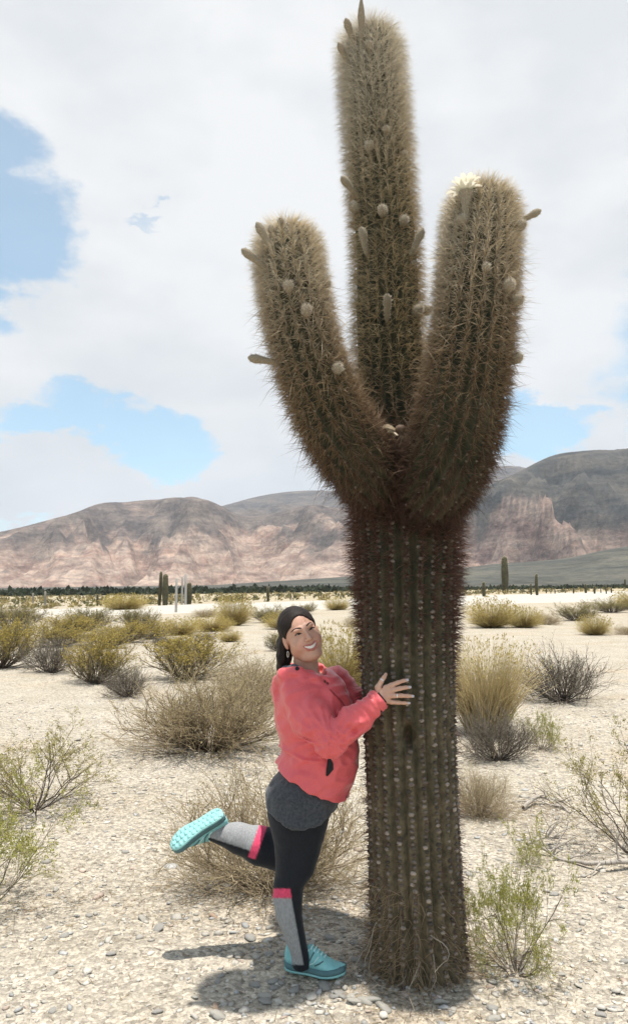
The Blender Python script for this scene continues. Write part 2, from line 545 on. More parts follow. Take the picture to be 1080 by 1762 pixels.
# ------------------------------------------------------------------ mountains
def mountain_material(name, low, lowb, high, highb, z0, z1):
    m = bpy.data.materials.new(name); m.use_nodes = True
    nt = m.node_tree; N = nt.nodes.new; L = nt.links.new
    bs = nt.nodes['Principled BSDF']; bs.inputs['Roughness'].default_value = 1; bs.inputs['Specular IOR Level'].default_value = 0.05
    tc = N('ShaderNodeTexCoord'); vec = tc.outputs['Object']

    def noise(scale, det=8, rough=.6, st=None, dist=0.0):
        n = N('ShaderNodeTexNoise'); n.inputs['Scale'].default_value = scale; n.inputs['Detail'].default_value = det
        n.inputs['Roughness'].default_value = rough; n.inputs['Distortion'].default_value = dist
        if st:
            mp = N('ShaderNodeMapping'); mp.inputs['Scale'].default_value = st; mp.inputs['Rotation'].default_value = (.35, .5, .2)
            L(vec, mp.inputs[0]); L(mp.outputs[0], n.inputs['Vector'])
        else: L(vec, n.inputs['Vector'])
        return n.outputs['Fac']

    def ramp(f, *stops):
        r = N('ShaderNodeValToRGB'); e = r.color_ramp.elements
        while len(e) < len(stops): e.new(.5)
        for k, (p, c) in enumerate(stops): e[k].position = p; e[k].color = (*c, 1)
        L(f, r.inputs[0]); return r.outputs[0]

    def mix(f, a, b, mode='MIX'):
        x = N('ShaderNodeMix'); x.data_type = 'RGBA'; x.blend_type = mode
        if isinstance(f, float): x.inputs[0].default_value = f
        else: L(f, x.inputs[0])
        L(a, x.inputs[6]); L(b, x.inputs[7]); return x.outputs[2]
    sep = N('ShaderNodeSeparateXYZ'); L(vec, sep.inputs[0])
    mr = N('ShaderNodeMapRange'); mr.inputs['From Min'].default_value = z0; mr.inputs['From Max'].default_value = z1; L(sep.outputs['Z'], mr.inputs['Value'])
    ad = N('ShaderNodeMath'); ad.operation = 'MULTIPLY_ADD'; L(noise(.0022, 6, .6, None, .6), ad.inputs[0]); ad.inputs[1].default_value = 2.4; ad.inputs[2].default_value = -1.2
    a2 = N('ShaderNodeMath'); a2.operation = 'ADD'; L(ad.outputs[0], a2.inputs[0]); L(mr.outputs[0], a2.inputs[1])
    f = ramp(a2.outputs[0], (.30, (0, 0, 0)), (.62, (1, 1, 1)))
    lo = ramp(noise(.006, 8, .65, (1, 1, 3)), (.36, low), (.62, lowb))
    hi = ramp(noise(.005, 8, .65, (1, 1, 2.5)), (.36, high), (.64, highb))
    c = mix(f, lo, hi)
    # strata and bare streaks; dark patches put cloud shadow into the rock colour
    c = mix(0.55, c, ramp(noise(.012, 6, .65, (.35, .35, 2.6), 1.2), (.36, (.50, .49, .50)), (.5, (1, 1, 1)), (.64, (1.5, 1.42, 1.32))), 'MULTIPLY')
    c = mix(0.7, c, ramp(noise(.05, 6, .7), (.38, (.62, .62, .63)), (.62, (1.22, 1.2, 1.16))), 'MULTIPLY')
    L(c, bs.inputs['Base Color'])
    b = N('ShaderNodeBump'); b.inputs['Strength'].default_value = .9; b.inputs['Distance'].default_value = 16; L(noise(.02, 8, .65), b.inputs['Height'])
    L(b.outputs[0], bs.inputs['Normal'])
    return m


def build_range(name, prof, Db, Dr, Dback, mat, seed, ncol=330, nrow=120, spur=0.28, foot=0.18, sp_scale=1.0):
    """prof: (px, py) of the skyline; the slope rises from Db to the crest at Dr and falls away behind"""
    P = np.array(prof, float)
    px = np.linspace(P[0, 0], P[-1, 0], ncol)
    py = np.interp(px, P[:, 0], P[:, 1])
    k = np.hanning(9); k /= k.sum(); py = np.convolve(np.pad(py, 4, mode='edge'), k, 'valid')
    u = (px - CX) / F
    c, s = math.cos(PITCH), math.sin(PITCH)
    v = (CY - py) / F
    tanel = (s + v * c) / (c - v * s)
    uw = u / (c - v * s)
    t = np.concatenate([np.linspace(0, 1, nrow), 1 + np.linspace(.03, 1, 24)])
    T, U = np.meshgrid(t, uw, indexing='ij'); H = np.broadcast_to(tanel * Dr + CAM[2], T.shape)
    D = np.where(T <= 1, Db + (Dr - Db) * T, Dr + (Dback - Dr) * (T - 1))
    X = U * D; Y = D
    ground = 0.013 * np.clip(X, -4000, 4000)
    Tc = np.clip(T, 0, 1)
    rise = foot * Tc + (1 - foot) * sstep(0.05, 1.02, Tc) ** 1.05
    rise = np.where(T > 1, 1 - .75 * (T - 1), rise)
    q = xyz(X / (800 * sp_scale), Y / (2600 * sp_scale), seed)
    warp = np.stack([fbm(q * 1.1 + 4, 2), fbm(q * 1.1 + 9, 2), 0 * X], -1)
    r1 = fbm(q + .5 * warp, 2, .4, ridged=True)
    r2 = fbm(xyz(X / (230 * sp_scale), Y / (560 * sp_scale), seed + 3) + 1.3 * warp, 3, .5, ridged=True)
    r3 = fbm(xyz(X / 90, Y / 150, seed + 8), 3, .6)
    env = np.clip(4 * Tc * (1.0 - Tc), 0, 1) ** .8 * sstep(1.0, .78, Tc) * np.where(T > 1, 0, 1)
    top = np.clip(Tc, 0, 1) ** 2
    amp = (H - ground)
    Z = ground + amp * rise + amp * env * spur * (r1 - .45) * .9 + amp * env * .55 * spur * (r2 - .3) + amp * (.005 + .04 * env) * r3
    cap = CAM[2] + tanel[None] * D * (1 - .05 * (1 - Tc)) + np.where(T > 1, 0, .004 * amp * r3)      # spurs stay below the skyline of the crest
    ex = (cap - Z) / (.05 * amp + 1)
    Z = np.where(T > 1, Z, cap - (.05 * amp + 1) * np.where(ex > 12, ex, np.log1p(np.exp(np.clip(ex, -30, 12)))))
    Z = np.maximum(Z, ground - 12 + 30 * Tc)
    Z[0] = ground[0] - 25
    V = np.stack([X, Y, Z], -1).reshape(-1, 3)
    n = ncol
    i = (np.arange(n - 1)[None] + np.arange(len(t) - 1)[:, None] * n).ravel()
    Fc = np.stack([i, i + 1, i + 1 + n, i + n], 1)
    o = obj(name, mesh_data(name, V, Fc, mat)); tag(o, kind='structure')
    return o


def build_mountains():
    pink, cream = (.235, .155, .125), (.42, .325, .265)
    grey, olive = (.115, .095, .085), (.20, .165, .135)
    mA = mountain_material('pink_slopes', pink, cream, (.095, .080, .078), (.20, .165, .14), 40, 470)  # dark upper rock tones also stand in for cloud shadow on the slopes
    mB = mountain_material('grey_ridge', grey, olive, (.09, .085, .085), (.17, .14, .12), 300, 900)
    mC = mountain_material('dark_massif', (.15, .10, .088), (.28, .215, .18), (.060, .062, .062), (.12, .108, .092), 60, 520)  # rock colour with cloud shadow worked into its dark upper tones
    build_range('mountain_ridge', [(-2000, 985), (-500, 950), (200, 900), (330, 880), (380, 868), (430, 851), (480, 842), (540, 837), (600, 842), (680, 850), (760, 832),
                                   (830, 800), (870, 791), (905, 797), (960, 815), (1100, 830), (1700, 860), (2600, 930), (3600, 990)], 5200, 7600, 9500, mB, 2.0, spur=.30)
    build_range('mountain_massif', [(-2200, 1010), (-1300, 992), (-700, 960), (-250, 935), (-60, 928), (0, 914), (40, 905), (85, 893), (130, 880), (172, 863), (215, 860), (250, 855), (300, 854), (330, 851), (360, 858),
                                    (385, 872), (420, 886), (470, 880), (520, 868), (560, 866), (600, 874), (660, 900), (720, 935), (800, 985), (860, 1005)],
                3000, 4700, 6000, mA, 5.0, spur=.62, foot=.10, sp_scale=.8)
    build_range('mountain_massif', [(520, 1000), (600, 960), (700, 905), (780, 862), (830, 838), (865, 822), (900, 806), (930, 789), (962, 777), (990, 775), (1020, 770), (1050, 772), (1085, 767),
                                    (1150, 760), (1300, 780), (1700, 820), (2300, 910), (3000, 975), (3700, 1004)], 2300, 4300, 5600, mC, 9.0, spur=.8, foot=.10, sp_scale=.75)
    # low dark fan of scrub-covered gravel at the foot of the massif
    mD = mountain_material('dark_fan', (.075, .08, .072), (.12, .115, .095), (.09, .09, .08), (.13, .12, .10), 0, 900)
    build_range('alluvial_fan', [(-200, 1019), (200, 1017), (330, 1009), (480, 999), (620, 990), (780, 978), (860, 968), (930, 964), (985, 958), (1030, 946), (1080, 937), (1180, 930), (1400, 945), (1900, 970), (2600, 990), (3400, 1000)],
                1200, 2300, 3000, mD, 13.0, spur=.05, foot=.55, nrow=60)


build_mountains()


def build_haze():
    m = bpy.data.materials.new('thin_dry_air'); m.use_nodes = True
    nt = m.node_tree; nt.nodes.clear()
    out = nt.nodes.new('ShaderNodeOutputMaterial'); v = nt.nodes.new('ShaderNodeVolumePrincipled')
    v.inputs['Color'].default_value = (.80, .88, 1.0, 1); v.inputs['Density'].default_value = 4.5e-5; v.inputs['Anisotropy'].default_value = 0.1
    nt.links.new(v.outputs[0], out.inputs['Volume'])
    x, y0, y1, z0, z1 = 17000, -9000, 14500, -320, 1900
    V = [(sx * x, y, z) for sx in (-1, 1) for y in (y0, y1) for z in (z0, z1)]
    Fc = [(0, 1, 3, 2), (4, 6, 7, 5), (0, 4, 5, 1), (2, 3, 7, 6), (0, 2, 6, 4), (1, 5, 7, 3)]
    o = obj('haze', mesh_data('haze', V, Fc, m, smooth=False)); tag(o, 'faint blue haze in front of the mountains', 'haze', kind='stuff')


build_haze()

# ------------------------------------------------------------------ the big cactus
def catmull(P, n):
    P = np.array(P, float)
    Q = np.concatenate([[2 * P[0] - P[1]], P, [2 * P[-1] - P[-2]]])
    out = []
    for i in range(len(P) - 1):
        p0, p1, p2, p3 = Q[i:i + 4]
        t = np.linspace(0, 1, 24, endpoint=False)[:, None]
        out.append(.5 * (2 * p1 + (p2 - p0) * t + (2 * p0 - 5 * p1 + 4 * p2 - p3) * t ** 2 + (3 * p1 - p0 - 3 * p2 + p3) * t ** 3))
    out.append(P[-1:]); C = np.concatenate(out)
    s = np.concatenate([[0], np.cumsum(np.linalg.norm(np.diff(C[:, :3], axis=0), axis=1))])
    q = np.linspace(0, s[-1], n)
    return np.stack([np.interp(q, s, C[:, k]) for k in range(C.shape[1])], 1), q


class Stem:
    def __init__(self, ctrl, nrib, depth, n, dome=True):
        pts = [(*at(px, py, Y), r) for px, py, Y, r in ctrl]
        C, s = catmull(pts, n)
        self.C, self.R, self.s, self.nrib, self.depth = C[:, :3], C[:, 3].copy(), s, nrib, depth
        if dome:
            e = s[-1] - s; rt = self.R[-1] * 1.15
            m = e < rt
            self.R[m] *= np.sqrt(np.clip(1 - (1 - e[m] / rt) ** 2, 0.0004, 1))
        T = unit(np.gradient(self.C, axis=0))
        A = unit(np.cross(np.array([0, 1.0, 0]), T)); B = np.cross(T, A)
        self.T, self.A, self.B = T, A, B

    def surf(self, i, th, lift=0.0):
        i = np.asarray(i, float); th = np.asarray(th, float)
        k = np.clip(i.astype(int), 0, len(self.C) - 2); f = (i - k)[..., None]
        lp = lambda Q: Q[k] * (1 - f) + Q[k + 1] * f
        C, A, B = lp(self.C), lp(self.A), lp(self.B)
        R = (self.R[k] * (1 - f[..., 0]) + self.R[k + 1] * f[..., 0])
        rr = R * (1 - self.depth * (1 - np.abs(np.cos(self.nrib * th / 2)) ** .8))
        Nn = A * np.cos(th)[..., None] + B * np.sin(th)[..., None]
        return C + Nn * (rr + lift)[..., None], Nn, lp(self.T), R

    def mesh(self, per=8):
        n = len(self.C); m = self.nrib * per
        th = np.arange(m) * 2 * math.pi / m
        I, TH = np.meshgrid(np.arange(n), th, indexing='ij')
        V, Nn, _, R = self.surf(I, TH)
        V = V + Nn * (.05 * R * fbm(V * 9, 3))[..., None]
        V = V + Nn * (.004 * fbm(V * 60, 2))[..., None]
        i = (np.arange(n - 1)[:, None] * m + np.arange(m)[None]); j = (np.arange(n - 1)[:, None] * m + (np.arange(m)[None] + 1) % m)
        Fc = np.stack([i, j, j + m, i + m], -1).reshape(-1, 4)
        return V.reshape(-1, 3), Fc

    def crest(self, spacing, jitter=.2):
        """areole positions: along every rib crest"""
        out_i, out_t = [], []
        for k in range(self.nrib):
            q = np.arange(random.random() * spacing, self.s[-1], spacing)
            q = q + rng.normal(0, spacing * jitter, len(q))
            out_i.append(np.interp(q, self.s, np.arange(len(self.s)))); out_t.append(np.full(len(q), 2 * math.pi * k / self.nrib) + rng.normal(0, .012, len(q)))
        return np.concatenate(out_i), np.concatenate(out_t)


MAIN = Stem([(722, 1760, 3.5, .232), (721, 1690, 3.5, .216), (718, 1600, 3.5, .204), (712, 1450, 3.5, .198), (706, 1300, 3.5, .198), (701, 1150, 3.5, .206), (700, 1000, 3.5, .212),
             (699, 900, 3.5, .222), (694, 820, 3.5, .215), (684, 740, 3.5, .178), (675, 660, 3.5, .155), (668, 560, 3.5, .147), (664, 440, 3.51, .141), (655, 320, 3.52, .134), (646, 200, 3.53, .127),
             (639, 120, 3.54, .121), (635, 48, 3.55, .112)], 22, .17, 420)
LEFT = Stem([(690, 868, 3.46, .13), (650, 825, 3.34, .142), (606, 775, 3.22, .142), (566, 708, 3.13, .133), (534, 625, 3.07, .126), (512, 540, 3.04, .121), (499, 465, 3.03, .115), (492, 388, 3.04, .104)], 18, .17, 190)
RIGHT = Stem([(715, 872, 3.42, .14), (745, 835, 3.28, .165), (772, 782, 3.16, .168), (793, 705, 3.08, .160), (808, 610, 3.05, .152), (818, 515, 3.04, .145), (825, 420, 3.05, .137), (832, 322, 3.07, .120)], 20, .17, 190)


def cactus_skin():
    m = bpy.data.materials.new('cactus_skin'); m.use_nodes = True
    nt = m.node_tree; N = nt.nodes.new; L = nt.links.new
    bs = nt.nodes['Principled BSDF']; bs.inputs['Roughness'].default_value = .75; bs.inputs['Specular IOR Level'].default_value = .25
    tc = N('ShaderNodeTexCoord'); vec = tc.outputs['Object']

    def noise(scale, det=6):
        n = N('ShaderNodeTexNoise'); n.inputs['Scale'].default_value = scale; n.inputs['Detail'].default_value = det; n.inputs['Roughness'].default_value = .65
        L(vec, n.inputs['Vector']); return n.outputs['Fac']

    def ramp(f, a, ca, b, cb):
        r = N('ShaderNodeValToRGB'); e = r.color_ramp.elements
        e[0].position = a; e[0].color = (*ca, 1); e[1].position = b; e[1].color = (*cb, 1); L(f, r.inputs[0]); return r.outputs[0]
    c1 = ramp(noise(14), .35, (.024, .029, .02), .65, (.066, .068, .038))
    c2 = ramp(noise(30), .35, (.085, .070, .045), .65, (.21, .165, .10))
    mx = N('ShaderNodeMix'); mx.data_type = 'RGBA'
    # corky bark low on the trunk and in blotches, green flesh above
    sep = N('ShaderNodeSeparateXYZ'); L(vec, sep.inputs[0])
    mr = N('ShaderNodeMapRange'); mr.inputs['From Min'].default_value = 2.2; mr.inputs['From Max'].default_value = .1; L(sep.outputs['Z'], mr.inputs['Value'])
    ad = N('ShaderNodeMath'); ad.operation = 'MULTIPLY_ADD'; L(noise(5), ad.inputs[0]); ad.inputs[1].default_value = 2.2; ad.inputs[2].default_value = -1.05
    a2 = N('ShaderNodeMath'); a2.operation = 'ADD'; a2.use_clamp = True; L(ad.outputs[0], a2.inputs[0]); L(mr.outputs[0], a2.inputs[1])
    L(a2.outputs[0], mx.inputs[0]); L(c1, mx.inputs[6]); L(c2, mx.inputs[7])
    L(mx.outputs[2], bs.inputs['Base Color'])
    b = N('ShaderNodeBump'); b.inputs['Strength'].default_value = .7; b.inputs['Distance'].default_value = .008; L(noise(120, 4), b.inputs['Height']); L(b.outputs[0], bs.inputs['Normal'])
    return m


def needles(P, D, Ln, r):
    A, B = perp(D); ang = np.arange(3) * 2 * math.pi / 3
    ring = A[:, None] * np.cos(ang)[None, :, None] + B[:, None] * np.sin(ang)[None, :, None]
    V = np.concatenate([P[:, None] + ring * r[:, None, None], (P + D * Ln[:, None])[:, None]], 1)
    return V.reshape(-1, 3), ((np.arange(len(P)) * 4)[:, None, None] + np.array([[0, 1, 3], [1, 2, 3], [2, 0, 3]])[None]).reshape(-1, 3)


HAND_ZONE = at(676, 1192, 3.27)


def stem_spines(stem, parent, zone):
    """zone: function(height fraction f, world z) -> per-areole number, length, colours"""
    P_, D_, L_, R_, Bn, Cc = [], [], [], [], [], []
    ii, th = stem.crest(zone['spacing'])
    P, Nn, T, _ = stem.surf(ii, th)
    f = ii / len(stem.C)
    side = np.cross(T, Nn)
    z = P[:, 2]
    px, py = proj(P)
    for k in range(zone['n']):
        keep, ln, c, spread, droop, rad = zone['fn'](f, z, py, len(P))
        # leave the palm's place on the trunk clear
        keep &= np.linalg.norm(P - HAND_ZONE, axis=1) > .12
        a = rng.uniform(0, 2 * math.pi, len(P)); w = spread * np.sqrt(rng.random(len(P)))
        D = unit(Nn + side * (np.cos(a) * w)[:, None] + T * (np.sin(a) * w)[:, None])
        j = keep
        P_.append((P + rng.normal(0, .003, P.shape))[j]); D_.append(D[j]); L_.append(ln[j]); R_.append(rad[j])
        b = np.stack([0 * z, 0 * z, -droop * ln], 1) + rng.normal(0, .1, P.shape) * ln[:, None]
        Bn.append(b[j]); Cc.append(c[j])
    P_, D_, L_, R_, Bn, Cc = map(np.concatenate, (P_, D_, L_, R_, Bn, Cc))
    bent = rng.random(len(P_)) < zone.get('bent', .3)
    V, Fc = spikes(P_[bent], D_[bent], L_[bent], R_[bent], Bn[bent])
    st = ~bent
    V2, F2 = needles(P_[st], unit(D_[st] + Bn[st] / L_[st][:, None] * .6), L_[st], R_[st])
    V, Fc = join([(V, Fc), (V2, F2)])
    o = wobj('spines', V, Fc, SPINE_MAT, parent, smooth=False, col=np.concatenate([np.repeat(Cc[bent], 7, 0), np.repeat(Cc[st], 4, 0)]))
    o['kind'] = 'stuff'
    return o


def lerp3(a, b, t):
    return np.array(a)[None] * (1 - t[:, None]) + np.array(b)[None] * t[:, None]


def zone_main(f, z, py, n):
    u = rng.random(n)
    up = sstep(820, 560, py)           # column above the fork
    top = sstep(430, 60, py)
    tone = rng.normal(1, .2, n).clip(.5, 1.5)[:, None]
    c = lerp3((.155, .068, .05), (.60, .48, .29), np.clip(up + .12 * rng.normal(size=n), 0, 1))
    c = c * (1 - top[:, None]) + top[:, None] * np.array([[.80, .73, .60]])
    ln = .044 + .026 * u + up * .010 + top * .026
    fork = sstep(1080, 900, py) * sstep(700, 820, py)
    ln = ln + fork * .045 * u
    low = sstep(1020, 1200, py)        # worn trunk keeps few thorns
    ln = ln * (1 - .25 * low)
    base = sstep(1580, 1680, py)
    c = c * (1 - base[:, None]) + base[:, None] * np.array([[.46, .34, .21]])
    ln = ln + base * .05 * u
    keep = rng.random(n) < np.clip(.62 - .54 * low + .15 * base - .12 * up * (1 - top) + .38 * top, 0, 1)
    rad = .0010 + .0005 * u - .0004 * up - .0002 * top
    return keep, ln, c * tone, .75 + .35 * up, .12 + .25 * up * u, rad


def zone_arm(split):
    def fn(f, z, py, n):
        u = rng.random(n)
        tone = rng.normal(1, .2, n).clip(.5, 1.5)[:, None]
        k = np.clip((f - .1) / .75 + .1 * rng.normal(size=n), 0, 1)
        c = np.where(k[:, None] < .5, lerp3((.105, .055, .042), (.40, .28, .16), np.clip(k * 2, 0, 1) ** 1.4), lerp3((.40, .28, .16), (.80, .70, .53), np.clip(k * 2 - 1, 0, 1)))  # low on the arm: reddish spines, with deep shade darkened into their colour
        ln = .042 + .024 * u + .016 * sstep(.6, 1, f)
        long_ = (rng.random(n) < .07) & (f < .8)
        ln = np.where(long_, ln + .06, ln)
        keep = rng.random(n) < .66 + .34 * sstep(.4, .9, f)
        rad = .0009 + .0005 * u - .0004 * sstep(.5, 1, f)
        return keep, ln, c * tone, 1.25 - .35 * sstep(.8, 1, f), .1 + .45 * u * sstep(1, .5, f), rad
    return fn


SPINE_MAT = material('spine', (.9, .9, .9), .55, attr=True, spec=.35, transl=.38)


def lathe(profile, m=12, wob=0.0):
    pr = np.array(profile, float); n = len(pr)
    th = np.arange(m) * 2 * math.pi / m
    V = np.stack([pr[:, 0:1] * np.cos(th), pr[:, 0:1] * np.sin(th), np.repeat(pr[:, 1:2], m, 1)], -1)
    i = np.arange(n - 1)[:, None] * m + np.arange(m)[None]; j = np.arange(n - 1)[:, None] * m + (np.arange(m)[None] + 1) % m
    return V.reshape(-1, 3), np.stack([i, j, j + m, i + m], -1).reshape(-1, 4)


def fuzzy(profile, nh, hl):
    V, Fc = lathe(profile)
    Fc = tri(Fc)
    pr = np.array(profile); k = rng.integers(1, len(pr) - 1, nh); t = rng.uniform(0, 2 * math.pi, nh); w = rng.random(nh)
    k2 = np.minimum(k + 1, len(pr) - 1)
    r = pr[k, 0] * (1 - w) + pr[k2, 0] * w; zz = pr[k, 1] * (1 - w) + pr[k2, 1] * w
    P = np.stack([r * np.cos(t), r * np.sin(t), zz], 1) * .97
    D = unit(np.stack([np.cos(t), np.sin(t), .9 * np.ones(nh)], 1) + .35 * rng.normal(size=(nh, 3)))
    SV, SF = spikes(P, D, rng.uniform(.5, 1, nh) * hl, np.full(nh, .0007), 0 * P)
    V2, F2 = join([(V, Fc), (SV, SF)])
    col = np.concatenate([np.tile([[.27, .23, .17]], (len(V), 1)), np.tile([[.60, .53, .43]], (len(SV), 1))])
    return V2, F2, col


def place(stem, px, py):
    """surface point of a stem that shows at that place"""
    I, TH = np.meshgrid(np.arange(0, len(stem.C), 1), np.arange(stem.nrib) * 2 * math.pi / stem.nrib, indexing='ij')
    P, Nn, T, _ = stem.surf(I.ravel(), TH.ravel())
    x, y = proj(P)
    face = np.einsum('ij,ij->i', Nn, unit(CAM - P))
    cost = np.hypot(x - px, y - py) + np.where(face < .05, 60, 0)
    k = int(np.argmin(cost))
    return P[k], Nn[k], T[k]


def basis(zaxis, hint=(0, 1, 0)):
    z = unit(zaxis); x = unit(np.cross(hint, z)); y = np.cross(z, x)
    return Matrix((x, y, z)).transposed()


def build_cactus():
    root = empty('giant_cactus', (CACT[0], 3.5, float(terr(CACT[0], 3.5))))
    tag(root, 'towering spiny cactus with two thick raised arms beside a taller middle column', 'cactus')
    rl = np.array(root.location)
    skin = cactus_skin()
    V, Fc = MAIN.mesh(6)
    # old wound in the trunk: flesh sunken in
    hp, hn, _ = place(MAIN, 697, 1268)
    d = V - hp; al = d[:, 2] / .052; ac = np.hypot(d[:, 0], d[:, 1]) / .024
    k = np.exp(-((al ** 2 + ac ** 2) ** 2)); V = V - k[:, None] * hn * .10
    stems = []
    stems.append(wobj('stem', V, Fc, skin, root))
    for st in (LEFT, RIGHT):
        V2, F2 = st.mesh(6); stems.append(wobj('arm', V2, F2, skin, root))
    stem_spines(MAIN, stems[0], dict(spacing=.021, n=22, fn=zone_main, bent=.2))
    stem_spines(LEFT, stems[1], dict(spacing=.019, n=27, bent=.22, fn=zone_arm(1)))
    stem_spines(RIGHT, stems[2], dict(spacing=.020, n=27, bent=.22, fn=zone_arm(1)))
    # areoles: woolly grey-brown knobs along the ribs
    for st, par, sp, lo, hi in ((MAIN, stems[0], .0235, 880, 1745), (LEFT, stems[1], .03, 0, 2000), (RIGHT, stems[2], .03, 0, 2000)):
        ii, th = st.crest(sp, .12)
        P, Nn, T, _ = st.surf(ii, th)
        px, py = proj(P)
        face = np.einsum('ij,ij->i', Nn, unit(CAM - P))
        kp = (face > -.25) & (py > lo) & (py < hi) & ~((((px - 697) / 13) ** 2 + ((py - 1268) / 25) ** 2) < 1)
        P, Nn, T = P[kp], Nn[kp], T[kp]
        n = len(P); S = np.cross(T, Nn)
        sz = (rng.uniform(.0080, .0118, n) * np.where(rng.random(n) < .10, .5, 1)) if st is MAIN else rng.uniform(.005, .008, n)
        iv, if_ = (ICO2_V, ICO2_F) if st is MAIN else (ICO_V, ICO_F); nv = len(iv)
        B = iv[None] * (1 + .10 * rng.normal(size=(n, nv, 1)))
        V3 = P[:, None] + (S[:, None] * B[..., 0:1] * 1.05 + T[:, None] * B[..., 1:2] * .8 + Nn[:, None] * B[..., 2:3] * .85) * sz[:, None, None]
        tone = rng.lognormal(-.1, .42, n).clip(.4, 2.0)
        c = np.array([[.185, .155, .13]]) * tone[:, None]
        o = wobj('areoles', V3.reshape(-1, 3), ((np.arange(n) * nv)[:, None, None] + if_[None]).reshape(-1, 3), AREOLE_MAT, par, smooth=True, col=np.repeat(c, nv, 0))
        o['kind'] = 'stuff'
    # dead, bleached thorns and rootlets round the foot
    n = 1500
    th = rng.uniform(math.pi * .55, math.pi * 2.2, n); zz = .42 * rng.random(n) ** 1.2
    ii = np.interp(zz, MAIN.C[:, 2], np.arange(len(MAIN.C)))
    P, Nn, T, _ = MAIN.surf(ii, th)
    left = (P[:, 0] < CACT[0] - .02)
    kp = rng.random(n) < np.where(left, .8, .16)
    P, Nn = P[kp], Nn[kp]; n = len(P)
    ln = rng.uniform(.05, .13, n)
    D = unit(Nn + rng.normal(0, .45, P.shape))
    V4, F4 = spikes(P, D, ln, np.full(n, .0010), np.stack([0 * ln, 0 * ln, -ln * rng.uniform(.1, .8, n)], 1))
    c = np.array([[.48, .36, .23]]) * rng.normal(1, .2, n).clip(.5, 1.4)[:, None]
    o = wobj('dead_spines', V4, F4, SPINE_MAT, root, smooth=False, col=np.repeat(c, 7, 0)); o['kind'] = 'stuff'
    root_mat = material('dry_root', (.30, .25, .19), .9, (.40, .34, .27), 40)
    for k in range(13):
        P0, P1, r0, r1 = [], [], [], []
        a = random.uniform(math.pi * .9, math.pi * 2.05)
        p = np.array([CACT[0] + .21 * math.cos(a), 3.5 + .21 * math.sin(a), 0.]); p[2] = terr(p[0], p[1]) + random.uniform(.02, .22)
        d = unit(np.array([math.cos(a), math.sin(a), random.uniform(-.6, .2)])); r = random.uniform(.0014, .003)
        for q in range(8):
            d = unit(d + rng.normal(0, .38, 3) + np.array([0, 0, -.12]))
            p2 = p + d * .03; p2[2] = max(p2[2], float(terr(p2[0], p2[1])) + .006)
            P0.append(p); P1.append(p2); r0.append(r); r1.append(r * .88); r *= .88; p = p2
        V5, F5 = tubes(P0, P1, r0, r1, 5)
        wobj('rootlet', V5, F5, root_mat, root)

    # buds and their one open flower
    bud_mat = material('bud_wool', (.9, .9, .9), .9, attr=True, spec=.1)
    shapes = {}
    shapes['round'] = mesh_data('bud', *fuzzy([(.004, -.012), (.016, 0), (.022, .014), (.021, .028), (.014, .040), (.003, .046)], 150, .014)[:2], bud_mat)
    def mk(profile, nh, hl):
        V, Fc, c = fuzzy(profile, nh, hl); return mesh_data('bud', V, Fc, bud_mat, col=c)
    shapes['round'] = mk([(.004, -.015), (.015, 0), (.022, .014), (.021, .028), (.014, .040), (.003, .046)], 170, .013)
    shapes['small'] = mk([(.003, -.01), (.011, 0), (.014, .01), (.012, .02), (.003, .028)], 110, .011)
    shapes['finger'] = mk([(.004, -.015), (.011, 0), (.012, .03), (.014, .06), (.018, .082), (.014, .10), (.003, .112)], 200, .010)
    shapes['spear'] = mk([(.004, -.015), (.010, 0), (.011, .05), (.014, .09), (.019, .13), (.015, .17), (.007, .205), (.001, .235)], 220, .010)
    lst = [(MAIN, 628, 82, 'spear', (-.02, -.42, .9)), (MAIN, 611, 82, 'finger', (-.35, -.5, .75)), (MAIN, 605, 112, 'finger', (-.5, -.5, .7)), (MAIN, 640, 90, 'round', None), (MAIN, 637, 262, 'round', (0, -.6, .8)),
           (MAIN, 665, 231, 'small', None), (MAIN, 684, 270, 'small', None), (MAIN, 619, 336, 'finger', (-.55, -.6, .35)), (MAIN, 620, 363, 'round', None), (MAIN, 663, 372, 'round', None), (MAIN, 692, 390, 'round', None),
           (MAIN, 634, 437, 'finger', (-.25, -.5, .9)), (MAIN, 702, 440, 'finger', (.4, -.4, .85)), (MAIN, 702, 458, 'small', None), (MAIN, 668, 550, 'finger', (-.05, -.75, .7)), (MAIN, 708, 542, 'round', None), (MAIN, 721, 540, 'round', None),
           (LEFT, 468, 430, 'finger', (-.5, -.3, .8)), (LEFT, 470, 400, 'small', (-.2, -.4, .9)), (LEFT, 488, 390, 'small', None), (LEFT, 457, 462, 'finger', (-.75, -.4, .45)), (LEFT, 491, 505, 'round', (0, -.7, .7)),
           (LEFT, 519, 546, 'round', (0, -.7, .7)), (LEFT, 551, 495, 'small', None), (LEFT, 573, 643, 'round', None), (LEFT, 478, 622, 'finger', (-.95, -.25, .1)),
           (RIGHT, 794, 388, 'round', None), (RIGHT, 884, 382, 'finger', (.85, -.2, .4)), (RIGHT, 876, 396, 'round', None), (RIGHT, 871, 340, 'small', (.3, -.3, .8)), (RIGHT, 858, 500, 'round', (.1, -.8, .5)),
           (RIGHT, 828, 468, 'small', None), (RIGHT, 872, 522, 'round', (.5, -.7, .2)), (RIGHT, 876, 620, 'round', (.6, -.6, .1))]
    for st, px, py, shp, d in lst:
        p, nn, tt = place(st, px, py)
        dr = np.array(d) if d else unit(nn + tt * .55)
        sc_ = random.uniform(.88, 1.1)
        M = basis(dr) if abs(unit(dr)[1]) < .95 else basis(dr, (1, 0, 0))
        o = obj('bud', shapes[shp], root, p + np.array(nn) * .016 - rl)
        o.rotation_euler = M.to_euler(); o.scale = (sc_,) * 3
    # open flower high on the right arm
    p, nn, tt = place(RIGHT, 806, 396)
